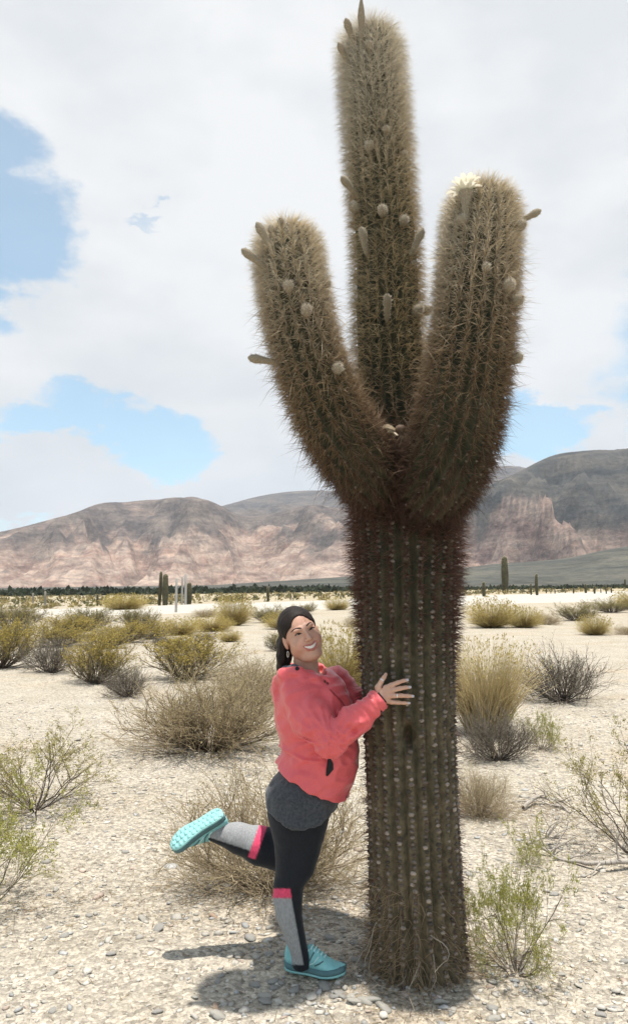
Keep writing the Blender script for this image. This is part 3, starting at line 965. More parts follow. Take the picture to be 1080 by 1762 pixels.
    base = p - rl + np.array(nn) * .004
    fl = empty('flower', base); fl.parent = root
    fl['label'] = 'open creamy white flower on a long scaly tube'
    V, Fc, c = fuzzy([(.004, -.02), (.012, 0), (.014, .05), (.018, .10), (.026, .135), (.030, .15)], 200, .012)
    o = obj('flower_tube', mesh_data('flower_tube', V, Fc, bud_mat, col=c), fl); o.rotation_euler = (.12, 0.02, 0)
    pm = material('petal', (.80, .76, .62), .6, (.86, .83, .72), 30, transl=.35)
    pv, pf = [], []
    for a in np.linspace(0, 1, 6):
        wd = .0125 * math.sin(math.pi * (.12 + .80 * a)) ** .7
        for s_ in (-1, 0, 1):
            pv.append((.012 + .062 * a, s_ * wd, .018 * math.sin(a * 2.2) + .004 * abs(s_)))
    for r_ in range(5):
        for s_ in (0, 1):
            q = r_ * 3 + s_; pf.append((q, q + 1, q + 4, q + 3))
    pd = mesh_data('petal', pv, pf, pm)
    for k in range(22):
        o = obj('petal', pd, fl, (0, -.018, .148 + .006 * (k % 2)))
        o.rotation_euler = (0, random.uniform(-.75, -.05) if k % 2 else random.uniform(-.25, .2), k * 2 * math.pi / 22 + random.uniform(-.1, .1))
        o.scale = (random.uniform(.8, 1.05),) * 3
    V, Fc = lathe([(.0, -.004), (.016, .0), (.020, .012), (.012, .02), (.0, .018)], 10)
    obj('stamens', mesh_data('stamens', V, Fc, material('stamens', (.70, .62, .34), .8, (.8, .74, .5), 200, .6, 300)), fl, (0, -.018, .155))
    # a withered flower caught in the fork
    wf = empty('withered_flower', np.array(at(684, 748, 3.17)) - rl); wf.parent = root
    wf['label'] = 'wilted cream flower lodged in the fork between the arms'
    pm2 = material('wilted_petal', (.62, .50, .36), .7, (.78, .70, .56), 40, transl=.2)
    pd2 = mesh_data('petal', pv, pf, pm2)
    for k in range(9):
        o = obj('petal', pd2, wf, (random.uniform(-.02, .015), random.uniform(-.01, .01), random.uniform(-.006, .012)))
        o.rotation_euler = (random.uniform(-.6, .6), random.uniform(-.5, .3), math.pi + random.uniform(-.9, .9)); o.scale = (1.0, 1.15, 1.2)
    V, Fc, c = fuzzy([(.003, -.02), (.016, -.01), (.019, .006), (.015, .02), (.004, .03)], 60, .006)
    o = obj('seed_pod', mesh_data('seed_pod', V, Fc, material('dark_pod', (.10, .065, .045), .8, (.16, .11, .08), 60)), wf, (.006, -.005, .022)); o.rotation_euler = (0, 1.3, .3)
    return root


AREOLE_MAT = material('areole_wool', (.9, .9, .9), .95, (1.15, 1.12, 1.1), 120, attr=True, spec=.1)
CACTUS = build_cactus()

# ------------------------------------------------------------------ shrubs
def grow(n_main, height, spread, depth, kids, seg=5, wander=.16, lift=.10, r0=.010, base_r=.06, ratio=.5, kid_ang=.75, start=.25):
    """recursive twig system in a unit-ish box; returns segment arrays and twig tips"""
    P0, P1, R0, R1, LV, tips, tdir = [], [], [], [], [], [], []

    def branch(p, d, ln, r, lv, h0):
        k = max(2, seg - lv)
        pts = [p]; ds = []
        for q in range(k):
            d = unit(d + rng.normal(0, wander, 3) + np.array([0, 0, lift]))
            p2 = p + d * ln / k
            if p2[2] < .01: p2[2] = .01
            ra = r * (1 - .6 * q / k); rb = r * (1 - .6 * (q + 1) / k)
            P0.append(p); P1.append(p2); R0.append(ra); R1.append(rb); LV.append(lv)
            p = p2; pts.append(p); ds.append(d)
        if lv < depth:
            for c in range(kids[lv]):
                t = rng.uniform(start, 1.0) * k; i = min(int(t), k - 1); f = t - i
                q = pts[i] * (1 - f) + pts[i + 1] * f
                ax = unit(np.cross(ds[i], rng.normal(size=3)))
                nd = unit(ds[i] + ax * rng.uniform(.5, 1.2) * kid_ang)
                branch(q, nd, ln * ratio * rng.uniform(.6, 1.2), r * .5, lv + 1, h0)
        else:
            for i in range(1, k + 1): tips.append(pts[i]); tdir.append(ds[i - 1])

    for m in range(n_main):
        a = rng.uniform(0, 2 * math.pi); w = spread * math.sqrt(rng.random())
        d = unit(np.array([math.cos(a) * math.sin(w), math.sin(a) * math.sin(w), math.cos(w)]))
        p = np.array([math.cos(a), math.sin(a), 0]) * base_r * rng.random() ; p[2] = 0
        branch(p, d, height * rng.uniform(.65, 1.05), r0 * rng.uniform(.6, 1.1), 0, 0)
    return np.array(P0), np.array(P1), np.array(R0), np.array(R1), np.array(LV), np.array(tips), np.array(tdir)


TWIG_MAT = material('twig', (.85, .85, .85), .9, (1.15, 1.15, 1.15), 30, attr=True, spec=.1)
LEAF_MAT = material('small_leaf', (.85, .85, .85), .7, (1.15, 1.15, 1.15), 12, attr=True, spec=.2, transl=.3)


def make_proto(g, wood, tipc, leaf=None, nleaf=0, lsize=(.03, .007), top_only=0.0, thick=1.0):
    P0, P1, R0, R1, LV, tips, td = g
    H = max(P1[:, 2].max(), .01); Wd = np.percentile(np.hypot(P1[:, 0], P1[:, 1]), 88)
    V, Fc = tubes(P0, P1, np.maximum(R0, .0011) * thick, np.maximum(R1, .0009) * thick, 3)
    mx = LV.max() or 1
    t = np.clip(LV / mx, 0, 1)[:, None]
    c = (np.array(wood)[None] * (1 - t) + np.array(tipc)[None] * t) * rng.normal(1, .18, (len(LV), 1)).clip(.5, 1.5)
    sc_ = np.array([1 / (2 * Wd), 1 / (2 * Wd), 1 / H])
    wood_me = mesh_data('branches', V * sc_, Fc, TWIG_MAT, smooth=True, col=np.repeat(c, 6, 0))
    leaf_me = None
    if leaf is not None and nleaf:
        w = np.clip((tips[:, 2] / H - top_only) / (1 - top_only + 1e-6), 0, 1) ** .8 + .02
        k = rng.choice(len(tips), nleaf, p=w / w.sum())
        P = tips[k] + rng.normal(0, .012, (nleaf, 3)); D = unit(td[k] + rng.normal(0, .7, (nleaf, 3)) + np.array([0, 0, .3]))
        V2, F2 = leaves(P, D, rng.uniform(.6, 1.3, nleaf) * lsize[0], rng.uniform(.7, 1.2, nleaf) * lsize[1])
        a, b = np.array(leaf[0]), np.array(leaf[1]); u = rng.random((nleaf, 1))
        cl = (a * u + b * (1 - u)) * rng.normal(1, .15, (nleaf, 1)).clip(.6, 1.4)
        leaf_me = mesh_data('foliage', V2 * sc_, F2, LEAF_MAT, smooth=False, col=np.repeat(cl, 4, 0))
    return wood_me, leaf_me


def tussock(n, colors, seed_spread=.55):
    P0, P1, R0, R1, LV = [], [], [], [], []
    a = rng.uniform(0, 2 * math.pi, n); w = seed_spread * np.sqrt(rng.random(n)); ln = rng.uniform(.55, 1.05, n)
    rr = .22 * np.sqrt(rng.random(n))
    p = np.stack([np.cos(a) * rr, np.sin(a) * rr, 0 * a], 1)
    d = unit(np.stack([np.cos(a) * np.sin(w), np.sin(a) * np.sin(w), np.cos(w)], 1) + rng.normal(0, .12, (n, 3)))
    segs = 4
    for k in range(segs):
        p2 = p + d * (ln / segs)[:, None]; p2[:, 2] = np.maximum(p2[:, 2], .005)
        P0.append(p); P1.append(p2); R0.append(np.full(n, .0042 * (1 - .2 * k))); R1.append(np.full(n, .0042 * (1 - .2 * (k + 1)))); LV.append(np.full(n, k))
        p = p2; d = unit(d + rng.normal(0, .13, (n, 3)) + np.stack([np.cos(a), np.sin(a), -1.2 + 0 * a], 1) * .06)
    P0, P1, R0, R1, LV = map(np.concatenate, (P0, P1, R0, R1, LV))
    return P0, P1, R0, R1, LV, p, d


YG = ((.46, .345, .085), (.33, .265, .075)); OL = ((.31, .255, .085), (.215, .19, .07)); GOLD = ((.50, .39, .13), (.38, .31, .10))
PROTO = {}
PROTO['green'] = [make_proto(grow(62, 1, 1.3, 2, (7, 4), r0=.012), (.11, .09, .07), (.22, .185, .11), YG, 9000, (.035, .008), .30, 1.2) for _ in range(2)]
PROTO['olive'] = [make_proto(grow(60, 1, 1.3, 2, (7, 4), r0=.012), (.10, .085, .07), (.19, .165, .11), OL, 7500, (.035, .008), .22, 1.2) for _ in range(2)]
PROTO['grey'] = [make_proto(grow(84, 1, 1.35, 2, (7, 4), r0=.010, wander=.2), (.085, .072, .062), (.17, .145, .115), ((.22, .19, .10), (.17, .15, .09)), 900, (.03, .006), .2) for _ in range(2)]
PROTO['brown'] = [make_proto(grow(120, 1, 1.4, 2, (8, 5), r0=.010, wander=.2), (.14, .11, .08), (.36, .285, .175), ((.26, .23, .10), (.32, .25, .12)), 4200, (.026, .006), .15, 1.0) for _ in range(1)]
PROTO['straw'] = [make_proto(grow(115, 1, 1.5, 2, (7, 5), r0=.009, wander=.22, lift=.05), (.27, .215, .15), (.42, .34, .22), ((.42, .35, .18), (.34, .30, .14)), 2600, (.026, .006), .1, 1.0) for _ in range(1)]
PROTO['gold'] = [make_proto(tussock(1700, None, 1.15), (.20, .15, .08), (.44, .35, .14), GOLD, 5000, (.04, .007), .35, 1.1) for _ in range(2)]
PROTO['grass'] = [make_proto(tussock(1700, None, .38), (.38, .30, .17), (.56, .45, .24), GOLD, 900, (.04, .006), .55, .9)]
PROTO['airy'] = [make_proto(grow(19, 1, 1.3, 3, (5, 5, 3), r0=.012, wander=.14, lift=.03, ratio=.48), (.12, .10, .085), (.28, .23, .13), ((.38, .33, .13), (.30, .27, .09)), 5200, (.028, .006), .12) for _ in range(2)]
PROTO['leafy'] = [make_proto(grow(22, 1, 1.5, 3, (5, 5, 3), r0=.010, wander=.2, lift=.02, ratio=.5), (.15, .125, .10), (.30, .27, .12), ((.40, .38, .11), (.31, .31, .08)), 11500, (.024, .006), .05) for _ in range(2)]


def shrub(kind, x0, x1, ytop, ybase, label, group=None, depth=None, cat='shrub', name=None, bury=.02, rz=None, xb=None):
    cxp = (x0 + x1) / 2 if xb is None else xb
    p = gnd(cxp, ybase)
    m = p[1] / ray(cxp, ybase)[1] / F
    w = (x1 - x0) * m; h = (ybase - ytop) * m
    root = empty(name or 'desert_shrub', p - np.array([0, 0, bury * h]))
    wm, lm = PROTO[kind][random.randrange(len(PROTO[kind]))]
    a = random.uniform(0, 6.28) if rz is None else rz
    for nm, me in (('branches', wm), ('foliage', lm)):
        if me is None: continue
        o = obj(nm, me, root)
        if kind != 'nothing': o['kind'] = 'stuff' if nm == 'foliage' else 'part'
        if nm != 'foliage': del o['kind']
        o.rotation_euler = (0, 0, a); o.scale = (w, depth if depth else w, h * 1.02)
    tag(root, label, cat, group)
    return root


OWN = {('olive', 105): 'low olive-green bush below the small dark cactus post', ('olive', 205): 'olive-green bush just in front of the paired roadside cacti',
       ('gold', 278): 'rounded golden bush in front of the pale roadside posts', ('gold', 372): 'tallest rounded golden bush, standing up against the pale road',
       ('olive', 428): 'low olive-green bush touching the tallest golden bush', ('gold', 376): 'very small golden tuft on open sand behind the broad grey-brown bush',
       ('olive', -30): 'wide olive-green bush below the two pale cactus trunks', ('gold', 806): 'large golden bush by the road next to the cactus trunk',
       ('gold', 872): 'lower golden bush joined to the large golden one by the road', ('straw', 915): 'small pale straw bush ending the row of golden bushes',
       ('gold', 996): 'golden bush on open sand beyond the leafless grey bush', ('olive', 1014): 'flat dark olive bush at the road edge under tiny far cacti',
       ('green', 225): 'yellow-green bush right behind the wide yellow-green one', ('olive', 956): 'olive bush beside the golden bush on open sand'}


def build_shrubs():
    G1 = 'shrubs scattered between the path and the road'
    near = [
        ('airy', -70, 190, 1225, 1394, 'airy straw and yellow-green bush at the edge of the bare gravel path'),
        ('leafy', -170, 105, 1325, 1562, 'sprawling leafy yellow-green bush with a bare bent branch low to the gravel'),
        ('brown', 225, 500, 1100, 1290, 'broad dense grey-brown bush with dark shaded base behind the woman'),
        ('straw', 290, 650, 1220, 1535, 'pale tangled dry bush right behind the legs of the woman', None, .66, 'shrub', None, .02, 0),
        ('grey', 176, 262, 1126, 1198, 'small dark grey twiggy bush standing alone in front of the greener ones'),
        ('green', 100, 225, 1078, 1176, 'yellow-topped bush with dark twigs next to the small dark grey bush'),
        ('grey', 40, 135, 1070, 1158, 'dull grey bush between two yellow-green ones at the path edge'),
        ('green', -60, 66, 1052, 1150, 'rounded yellow-green bush beside the dull grey bush'),
        ('green', 232, 398, 1072, 1168, 'wide yellow-green bush behind the broad grey-brown bush'),
        ('straw', 352, 520, 1084, 1208, 'brown straw bush just behind the woman’s back'.replace('’', "'")),
        ('gold', 530, 640, 1070, 1190, 'dry golden bush glimpsed between the woman and the trunk'),
        ('grass', 765, 905, 1095, 1262, 'tall pale straw tussock beside the cactus trunk'),
        ('grey', 885, 1046, 1084, 1206, 'large leafless dark grey bush next to the tall straw tussock'),
        ('grey', 790, 925, 1190, 1308, 'dark brushy bush leaning at the foot of the straw tussock'),
        ('leafy', 895, 968, 1215, 1290, 'small yellow-green sprig bush in front of the leafless grey bush'),
        ('airy', 955, 1240, 1225, 1470, 'wispy bush with dark crooked stems beside a fallen branch'),
        ('straw', 770, 880, 1285, 1405, 'faint sparse straw bush against the lower trunk'),
        ('leafy', 790, 985, 1420, 1672, 'thin creosote-like bush with bright yellow-green sprays at the cactus foot'),
        ('leafy', 880, 940, 1432, 1486, 'tiny yellow-green sprig on bare gravel near the fallen branch'),
    ]
    for k in near: shrub(*k)
    far = [
        ('olive', 105, 190, 1038, 1086), ('olive', 205, 272, 1040, 1084), ('gold', 278, 342, 1060, 1093), ('gold', 372, 432, 1022, 1076), ('olive', 428, 488, 1036, 1071),
        ('gold', 376, 414, 1083, 1104), ('olive', -30, 72, 1028, 1080), ('green', 55, 150, 1068, 1112), ('green', 140, 235, 1076, 1116), ('grey', 335, 372, 1082, 1104),
        ('gold', 806, 884, 1026, 1080), ('gold', 872, 930, 1042, 1080), ('straw', 915, 965, 1046, 1074), ('olive', 956, 1024, 1030, 1069), ('gold', 996, 1048, 1056, 1093),
        ('olive', 1014, 1090, 1026, 1054), ('gold', 1058, 1120, 1014, 1048), ('straw', 330, 380, 1040, 1062), ('gold', 180, 250, 1020, 1050), ('straw', 0, 60, 1040, 1062),
        ('gold', 560, 600, 1028, 1050), ('olive', 500, 545, 1034, 1056), ('straw', 1055, 1110, 1068, 1092), ('green', 225, 290, 1060, 1100), ('olive', 455, 500, 1082, 1120), ('grey', 255, 300, 1086, 1112), ('green', 60, 170, 1050, 1096), ('green', 165, 262, 1062, 1106), ('olive', -20, 60, 1062, 1104), ('gold', 330, 400, 1058, 1086), ('green', 285, 350, 1088, 1122), ('gold', 455, 520, 1050, 1082), ('straw', 590, 640, 1052, 1078)]
    words = {'olive': 'low olive-green bush', 'gold': 'rounded golden dry bush', 'green': 'low yellow-green bush', 'grey': 'little grey twig bush', 'straw': 'small pale straw bush'}
    for k, x0, x1, yt, yb in far:
        own = OWN.get((k, x0))
        if own: shrub(k, x0, x1, yt, yb, own); continue
        shrub(k, x0, x1, yt, yb, words[k] + ' scattered on the plain before the dirt road', words[k] + 'es on the plain')

    # fallen wood
    wm = material('weathered_wood', (.30, .26, .22), .9, (.45, .41, .36), 14, .5, 80, stretch=(1, 1, .3))

    def fallen(pxs, r, label, lift=.03, name='fallen_branch'):
        pts = [gnd(*q) for q in pxs]; c0 = pts[0]
        P = np.array([p + np.array([0, 0, lift * (1 + .8 * math.sin(i * 1.7))]) for i, p in enumerate(pts)])
        C, _ = catmull(np.concatenate([P, np.linspace(r, r * .35, len(P))[:, None]], 1), 26)
        C[:, :3] += .012 * fbm(C[:, :3] * 9, 2)[:, None]
        segs = [(C[:-1, :3], C[1:, :3], C[:-1, 3], C[1:, 3])]
        for k in range(9):
            i = random.randrange(4, 24); d = unit(np.array([random.gauss(0, 1), random.gauss(0, .6), random.uniform(-.1, .9)])); p = C[i, :3]
            for q in range(4):
                p2 = p + d * .06; p2[2] = max(p2[2], float(terr(p2[0], p2[1])) + .004); rr = r * .4 * (1 - q * .22)
                segs.append((p[None], p2[None], np.array([rr]), np.array([rr * .78]))); p = p2; d = unit(d + rng.normal(0, .3, 3))
        V, Fc = tubes(*[np.concatenate([s[k] for s in segs]) for k in range(4)], 6)
        o = wobj(name, V, Fc, wm, origin=c0); tag(o, label, 'branch')
    fallen([(1110, 1490), (1050, 1500), (1005, 1492), (960, 1478), (930, 1470)], .018, 'bleached fallen branch with forked twigs on the gravel under the wispy bush')
    fallen([(900, 1395), (925, 1384), (955, 1388), (980, 1400)], .016, 'short dark dead stick lying on open gravel past the trunk')
    fallen([(905, 1462), (935, 1456), (975, 1450)], .012, 'thin grey stick lying beside the tiny yellow-green sprig')
    fallen([(352, 1542), (385, 1532), (420, 1520), (450, 1535)], .013, 'twisted pale stick on reddish soil under the dry tangled bush')

    # twig litter and dry crumbs gathered under and around the nearer bushes
    cs = [(330, 1285, 1.1, 2600), (440, 1520, .75, 3600), (90, 1385, .7, 1500), (20, 1545, .5, 900), (215, 1192, .6, 700), (820, 1290, .7, 1800), (955, 1205, .9, 1500), (1050, 1450, .7, 2000), (840, 1640, .4, 1200),
          (935, 1390, .35, 700), (850, 1395, .4, 600), (420, 1190, .9, 900), (150, 1165, .8, 700), (60, 1150, .8, 600), (940, 1285, .4, 500), (585, 1560, .5, 500), (700, 1740, .35, 700)]
    PP = []
    for px, py, sd, k in cs:
        c0 = gnd(px, py); PP.append(np.stack([c0[0] + rng.normal(0, sd * .55, k), c0[1] + rng.normal(0, sd * .55, k)], 1))
    PP.append(np.stack([rng.uniform(-4, 4, 5000), rng.uniform(2.4, 11, 5000)], 1))
    PP = np.concatenate(PP); PP = PP[rng.random(len(PP)) < .65]; n = len(PP)
    a = rng.uniform(0, 2 * math.pi, n); ln = rng.lognormal(math.log(.03), .5, n)
    p0 = np.stack([PP[:, 0], PP[:, 1], terr(PP[:, 0], PP[:, 1]) + .004], 1)
    q = p0 + np.stack([np.cos(a) * ln, np.sin(a) * ln, rng.uniform(0, .3, n) * ln], 1); q[:, 2] = np.maximum(q[:, 2], terr(q[:, 0], q[:, 1]) + .003)
    V, Fc = tubes(p0, q, rng.uniform(.0008, .0022, n), .0006, 3)
    pal = np.array([[.30, .23, .15], [.40, .32, .21], [.17, .13, .10], [.36, .27, .16]])
    c = pal[rng.integers(0, 4, n)] * rng.normal(1, .2, (n, 1)).clip(.5, 1.5)
    o = wobj('twig_litter', V, Fc, TWIG_MAT, col=np.repeat(c, 6, 0)); tag(o, 'broken dry twigs littering the ground under the bushes', 'twig litter', kind='stuff')

    # far scrub that reads as one mass
    n = 5200
    y = 75 + 700 * rng.random(n) ** 1.6; x = (rng.random(n) * 2 - 1) * (.75 * y + 8)
    u = np.clip((x + 25) / 75, -1.5, 2.2); yr = 50 + 38 * u.clip(0, 3) + 6 * u.clip(-3, 0)
    keep = (y > yr + 30 + 55 * u.clip(0, 3)); x, y = x[keep], y[keep]; n = len(x)
    s = rng.uniform(.25, .75, n) * (1 + y / 900)
    k = 10
    D = unit(rng.normal(size=(n, k, 3)) * np.array([1, 1, .6]) + np.array([0, 0, .6])); P = np.stack([x, y, terr(x, y)], 1)[:, None] + D * (s[:, None, None] * rng.uniform(.05, .5, (n, k, 1)))
    V, Fc = leaves(P.reshape(-1, 3), D.reshape(-1, 3), np.repeat(s * .9, k), np.repeat(s * .22, k))
    pal = np.array([[.26, .21, .09], [.20, .18, .08], [.34, .27, .13], [.12, .12, .07]])
    c = pal[rng.integers(0, 4, n)] * rng.normal(1, .15, (n, 1)).clip(.6, 1.4)
    o = wobj('distant_scrub', V, Fc, LEAF_MAT, smooth=False, col=np.repeat(c, k * 4, 0))
    tag(o, 'golden and olive scrub spread over the far plain beyond the road', 'scrub', kind='stuff')
    n = 6500
    y = 400 + 600 * rng.random(n) ** 1.3; x = (rng.random(n) * 2 - 1) * .75 * y
    keep = fbm(xyz(x / 120, y / 200, 2), 3) > -.28; x, y = x[keep], y[keep]; n = len(x)
    s = rng.uniform(2.0, 4.4, n) * (.55 + .45 * sstep(150, -60, x)); k = 8
    D = unit(rng.normal(size=(n, k, 3)) * np.array([1, 1, .6]) + np.array([0, 0, .5])); P = np.stack([x, y, terr(x, y)], 1)[:, None] + D * (s[:, None, None] * rng.uniform(.05, .6, (n, k, 1)))
    V, Fc = leaves(P.reshape(-1, 3), D.reshape(-1, 3), np.repeat(s * .9, k), np.repeat(s * .3, k))
    c = np.array([[.045, .055, .035]]) * rng.normal(1, .25, (n, 1)).clip(.5, 1.8)
    o = wobj('distant_thicket', V, Fc, LEAF_MAT, smooth=False, col=np.repeat(c, k * 4, 0))
    tag(o, 'dark green line of thicket below the mountain foot', 'thicket', kind='stuff')


build_shrubs()


# ------------------------------------------------------------------ cacti and posts out on the plain
def column_proto(lean=0.0, fat=1.0, seed=0):
    n, rib, per = 26, 14, 4
    m = rib * per; th = np.arange(m) * 2 * math.pi / m; z = np.linspace(0, 1, n)
    R = .055 * fat * (.82 + .3 * np.sin(np.pi * np.clip(z * .85 + .1, 0, 1))) * np.sqrt(np.clip(1 - np.clip((z - .93) / .07, 0, 1) ** 2, .01, 1))
    rr = R[:, None] * (1 - .16 * (1 - np.abs(np.cos(rib * th / 2))))[None]
    X = rr * np.cos(th) + (lean * z ** 2)[:, None] + .01 * np.sin(z * 5 + seed)[:, None]; Y = rr * np.sin(th)
    V = np.stack([X, Y, np.repeat(z[:, None], m, 1)], -1).reshape(-1, 3)
    i = np.arange(n - 1)[:, None] * m + np.arange(m)[None]; j = np.arange(n - 1)[:, None] * m + (np.arange(m)[None] + 1) % m
    Fc = np.stack([i, j, j + m, i + m], -1).reshape(-1, 4)
    k = 900
    zz = rng.random(k) ** .7; t = rng.uniform(0, 2 * math.pi, k)
    rz = np.interp(zz, z, R)
    P = np.stack([rz * np.cos(t) + lean * zz ** 2 + .01 * np.sin(zz * 5 + seed), rz * np.sin(t), zz], 1)
    D = unit(np.stack([np.cos(t), np.sin(t), .2 + 1.5 * (zz > .93)], 1) + .4 * rng.normal(size=(k, 3)))
    SV, SF = spikes(P, D, rng.uniform(.02, .035, k), np.full(k, .0022), 0 * P)
    tt = sstep(.5, .95, zz)[:, None]
    c = np.array([[.16, .12, .08]]) * (1 - tt) + np.array([[.55, .48, .36]]) * tt
    return V, Fc, SV, SF, np.repeat(c, 7, 0)


def build_far_cacti():
    skin = material('far_cactus_skin', (.055, .055, .035), .8, (.12, .11, .06), 8, .3, 60)
    pale = material('bleached_cactus', (.33, .31, .27), .85, (.45, .42, .37), 10, .3, 60)
    protos = {}
    for nm, (lean, fat, mt) in {'fat': (.02, 1.5, skin), 'slim': (-.02, .8, skin), 'mid': (.0, 1.1, skin), 'lean': (.12, .95, skin), 'pale': (.01, .8, pale)}.items():
        V, Fc, SV, SF, c = column_proto(lean, fat, len(protos))
        protos[nm] = (mesh_data('stem', V, Fc, mt), mesh_data('spines', SV, SF, SPINE_MAT, smooth=False, col=c))

    def one(px, ybase, ytop, kind, label, group=None, arm=None):
        p = gnd(px, ybase); h = (ybase - ytop) * p[1] / ray(px, ybase)[1] / F
        r = empty('columnar_cactus', p - np.array([0, 0, .03]))
        a = random.uniform(0, 6.28) if kind != 'lean' else math.pi
        for nm, me in zip(('stem', 'spines'), protos[kind]):
            o = obj(nm, me, r); fw = 1.3 if h < 3.2 else 1.0; o.scale = (h * fw, h * fw, h); o.rotation_euler = (0, 0, a)
            if nm == 'spines': o['kind'] = 'stuff'
        if arm:
            for nm, me in zip(('arm', 'spines'), protos['fat']):
                o = obj(nm, me, r, (arm[0] * h, -.01 * h, arm[1] * h)); o.scale = (h * arm[2] * .9, h * arm[2] * .9, h * arm[2]); o.rotation_euler = (0, .35, 0)
                if nm == 'spines': o['kind'] = 'stuff'
        tag(r, label, 'cactus', group)
    one(275, 1042, 983, 'slim', 'tall slender brown cactus standing against a stouter one by the road')
    one(284, 1042, 987, 'fat', 'stout dark cactus pressed against a slender one by the road')
    one(325, 1040, 1002, 'fat', 'short stout brown cactus beside pale posts by the road')
    one(868, 1019, 957, 'fat', 'tall far cactus with a stubby pale arm, alone before the dark slope', None, (.05, .40, .16))
    one(832, 1027, 1001, 'fat', 'short thick cactus beside golden bushes past the trunk')
    one(923, 1025, 987, 'mid', 'taller of two close dark columnar cacti on the plain')
    one(913, 1024, 1003, 'slim', 'shorter of two close dark columnar cacti on the plain')
    one(168, 1043, 1022, 'mid', 'small dark cactus post alone on the plain before the thicket')
    one(461, 1035, 1009, 'mid', "dark column cactus on the plain beyond the woman's head")
    one(57, 1040, 1020, 'pale', 'pale thin cactus trunk, shorter of a separated pair before the thicket')
    one(78, 1045, 1017, 'pale', 'pale thin cactus trunk, taller of a separated pair before the thicket')
    tiny = [(107, 1038, 1031), (258, 1037, 1030), (1007, 1021, 1004), (1022, 1022, 1008), (1042, 1022, 1005), (1051, 1021, 1011), (1075, 1018, 1002), (986, 1022, 1011), (947, 1022, 1012), (939, 1021, 1013), (954, 1022, 1014), (901, 1019, 1012),
            (857, 1018, 1005), (827, 1022, 1014), (393, 1034, 1027), (437, 1031, 1023), (424, 1033, 1026), (479, 1031, 1022), (552, 1030, 1020), (540, 1030, 1024), (525, 1031, 1023), (500, 1031, 1024), (350, 1034, 1025), (590, 1029, 1020),
            (1033, 1021, 1012), (972, 1021, 1014), (210, 1038, 1031), (140, 1039, 1032)]
    for x, b, t in tiny:
        one(x, b, t, random.choice(('mid', 'slim', 'fat', 'lean')), 'tiny far-off columnar cactus dotting the plain below the mountains', 'tiny far-off cacti')

    pm = material('weathered_post', (.30, .285, .26), .8, (.42, .40, .37), 12, .4, 60, stretch=(1, 1, .2))

    def post(px, ybase, ytop, wpx, label, taper=.92):
        p = gnd(px, ybase); m = p[1] / ray(px, ybase)[1] / F; h = (ybase - ytop) * m; w = wpx * m / 2
        V, Fc = lathe([(w * 1.05, -.05), (w, h * .3), (w * .97, h * .7), (w * taper, h * .985), (w * .7, h), (.0, h * 1.002)], 10)
        V[:, :2] *= 1 + .06 * fbm(V * 3, 2)[:, None]
        o = obj('roadside_post', mesh_data('roadside_post', V, Fc, pm), None, p); tag(o, label, 'post')
    post(303, 1055, 995, 4.5, 'pale wooden post standing nearest to the road, apart from the cacti')
    post(313, 1041, 992, 3.5, 'slimmer pale post right of a gap beside the short stout cactus'.replace('right of a gap ', 'planted close '))
    post(319, 1041, 988, 4.5, 'taller pale post touching the short stout cactus')


build_far_cacti()

# ------------------------------------------------------------------ the woman: surfaces grown from distance fields
def grid(lo, hi, h):
    lo = np.array(lo, float); hi = np.array(hi, float)
    n = np.ceil((hi - lo) / h).astype(int) + 1
    ax = [lo[k] + np.arange(n[k]) * h for k in range(3)]
    return np.stack(np.meshgrid(*ax, indexing='ij'), -1).astype(np.float32), lo, h


def surface_nets(f, lo, h):
    s = f < 0
    n = np.array(f.shape) - 1
    c = [f[i:i + n[0], j:j + n[1], k:k + n[2]] for i in (0, 1) for j in (0, 1) for k in (0, 1)]
    off = np.array([(i, j, k) for i in (0, 1) for j in (0, 1) for k in (0, 1)], float)
    cnt = sum((x < 0).astype(np.int8) for x in c)
    act = (cnt > 0) & (cnt < 8)
    idx = np.full(act.shape, -1, int); ids = np.argwhere(act); idx[act] = np.arange(len(ids))
    vals = np.stack([x[act] for x in c], 1)
    acc = np.zeros((len(ids), 3)); num = np.zeros(len(ids))
    for a in range(8):
        for b in range(a + 1, 8):
            if np.abs(off[a] - off[b]).sum() != 1: continue
            fa, fb = vals[:, a], vals[:, b]
            m = (fa < 0) != (fb < 0)
            t = np.where(m, fa / np.where(m, fa - fb, 1), 0)
            acc += np.where(m[:, None], off[a] + (off[b] - off[a]) * t[:, None], 0); num += m
    V = lo + (ids + acc / num[:, None]) * h
    Q = []
    for ax in range(3):
        o1, o2 = [(1, 2), (2, 0), (0, 1)][ax]
        sl0 = [slice(1, -1)] * 3; sl0[ax] = slice(0, -1)
        sl1 = [slice(1, -1)] * 3; sl1[ax] = slice(1, None)
        A, B = s[tuple(sl0)], s[tuple(sl1)]
        for flip in (0, 1):
            m = (A & ~B) if not flip else (~A & B)
            e = np.argwhere(m)
            if not len(e): continue
            e = e + np.array([0 if k == ax else 1 for k in range(3)])
            d1 = np.zeros(3, int); d1[o1] = 1; d2 = np.zeros(3, int); d2[o2] = 1
            g = lambda q: idx[q[:, 0], q[:, 1], q[:, 2]]
            quad = np.stack([g(e - d1 - d2), g(e - d2), g(e), g(e - d1)], 1)
            Q.append(quad if not flip else quad[:, ::-1])
    Q = np.concatenate(Q); Q = Q[(Q >= 0).all(1)]
    return V, Q


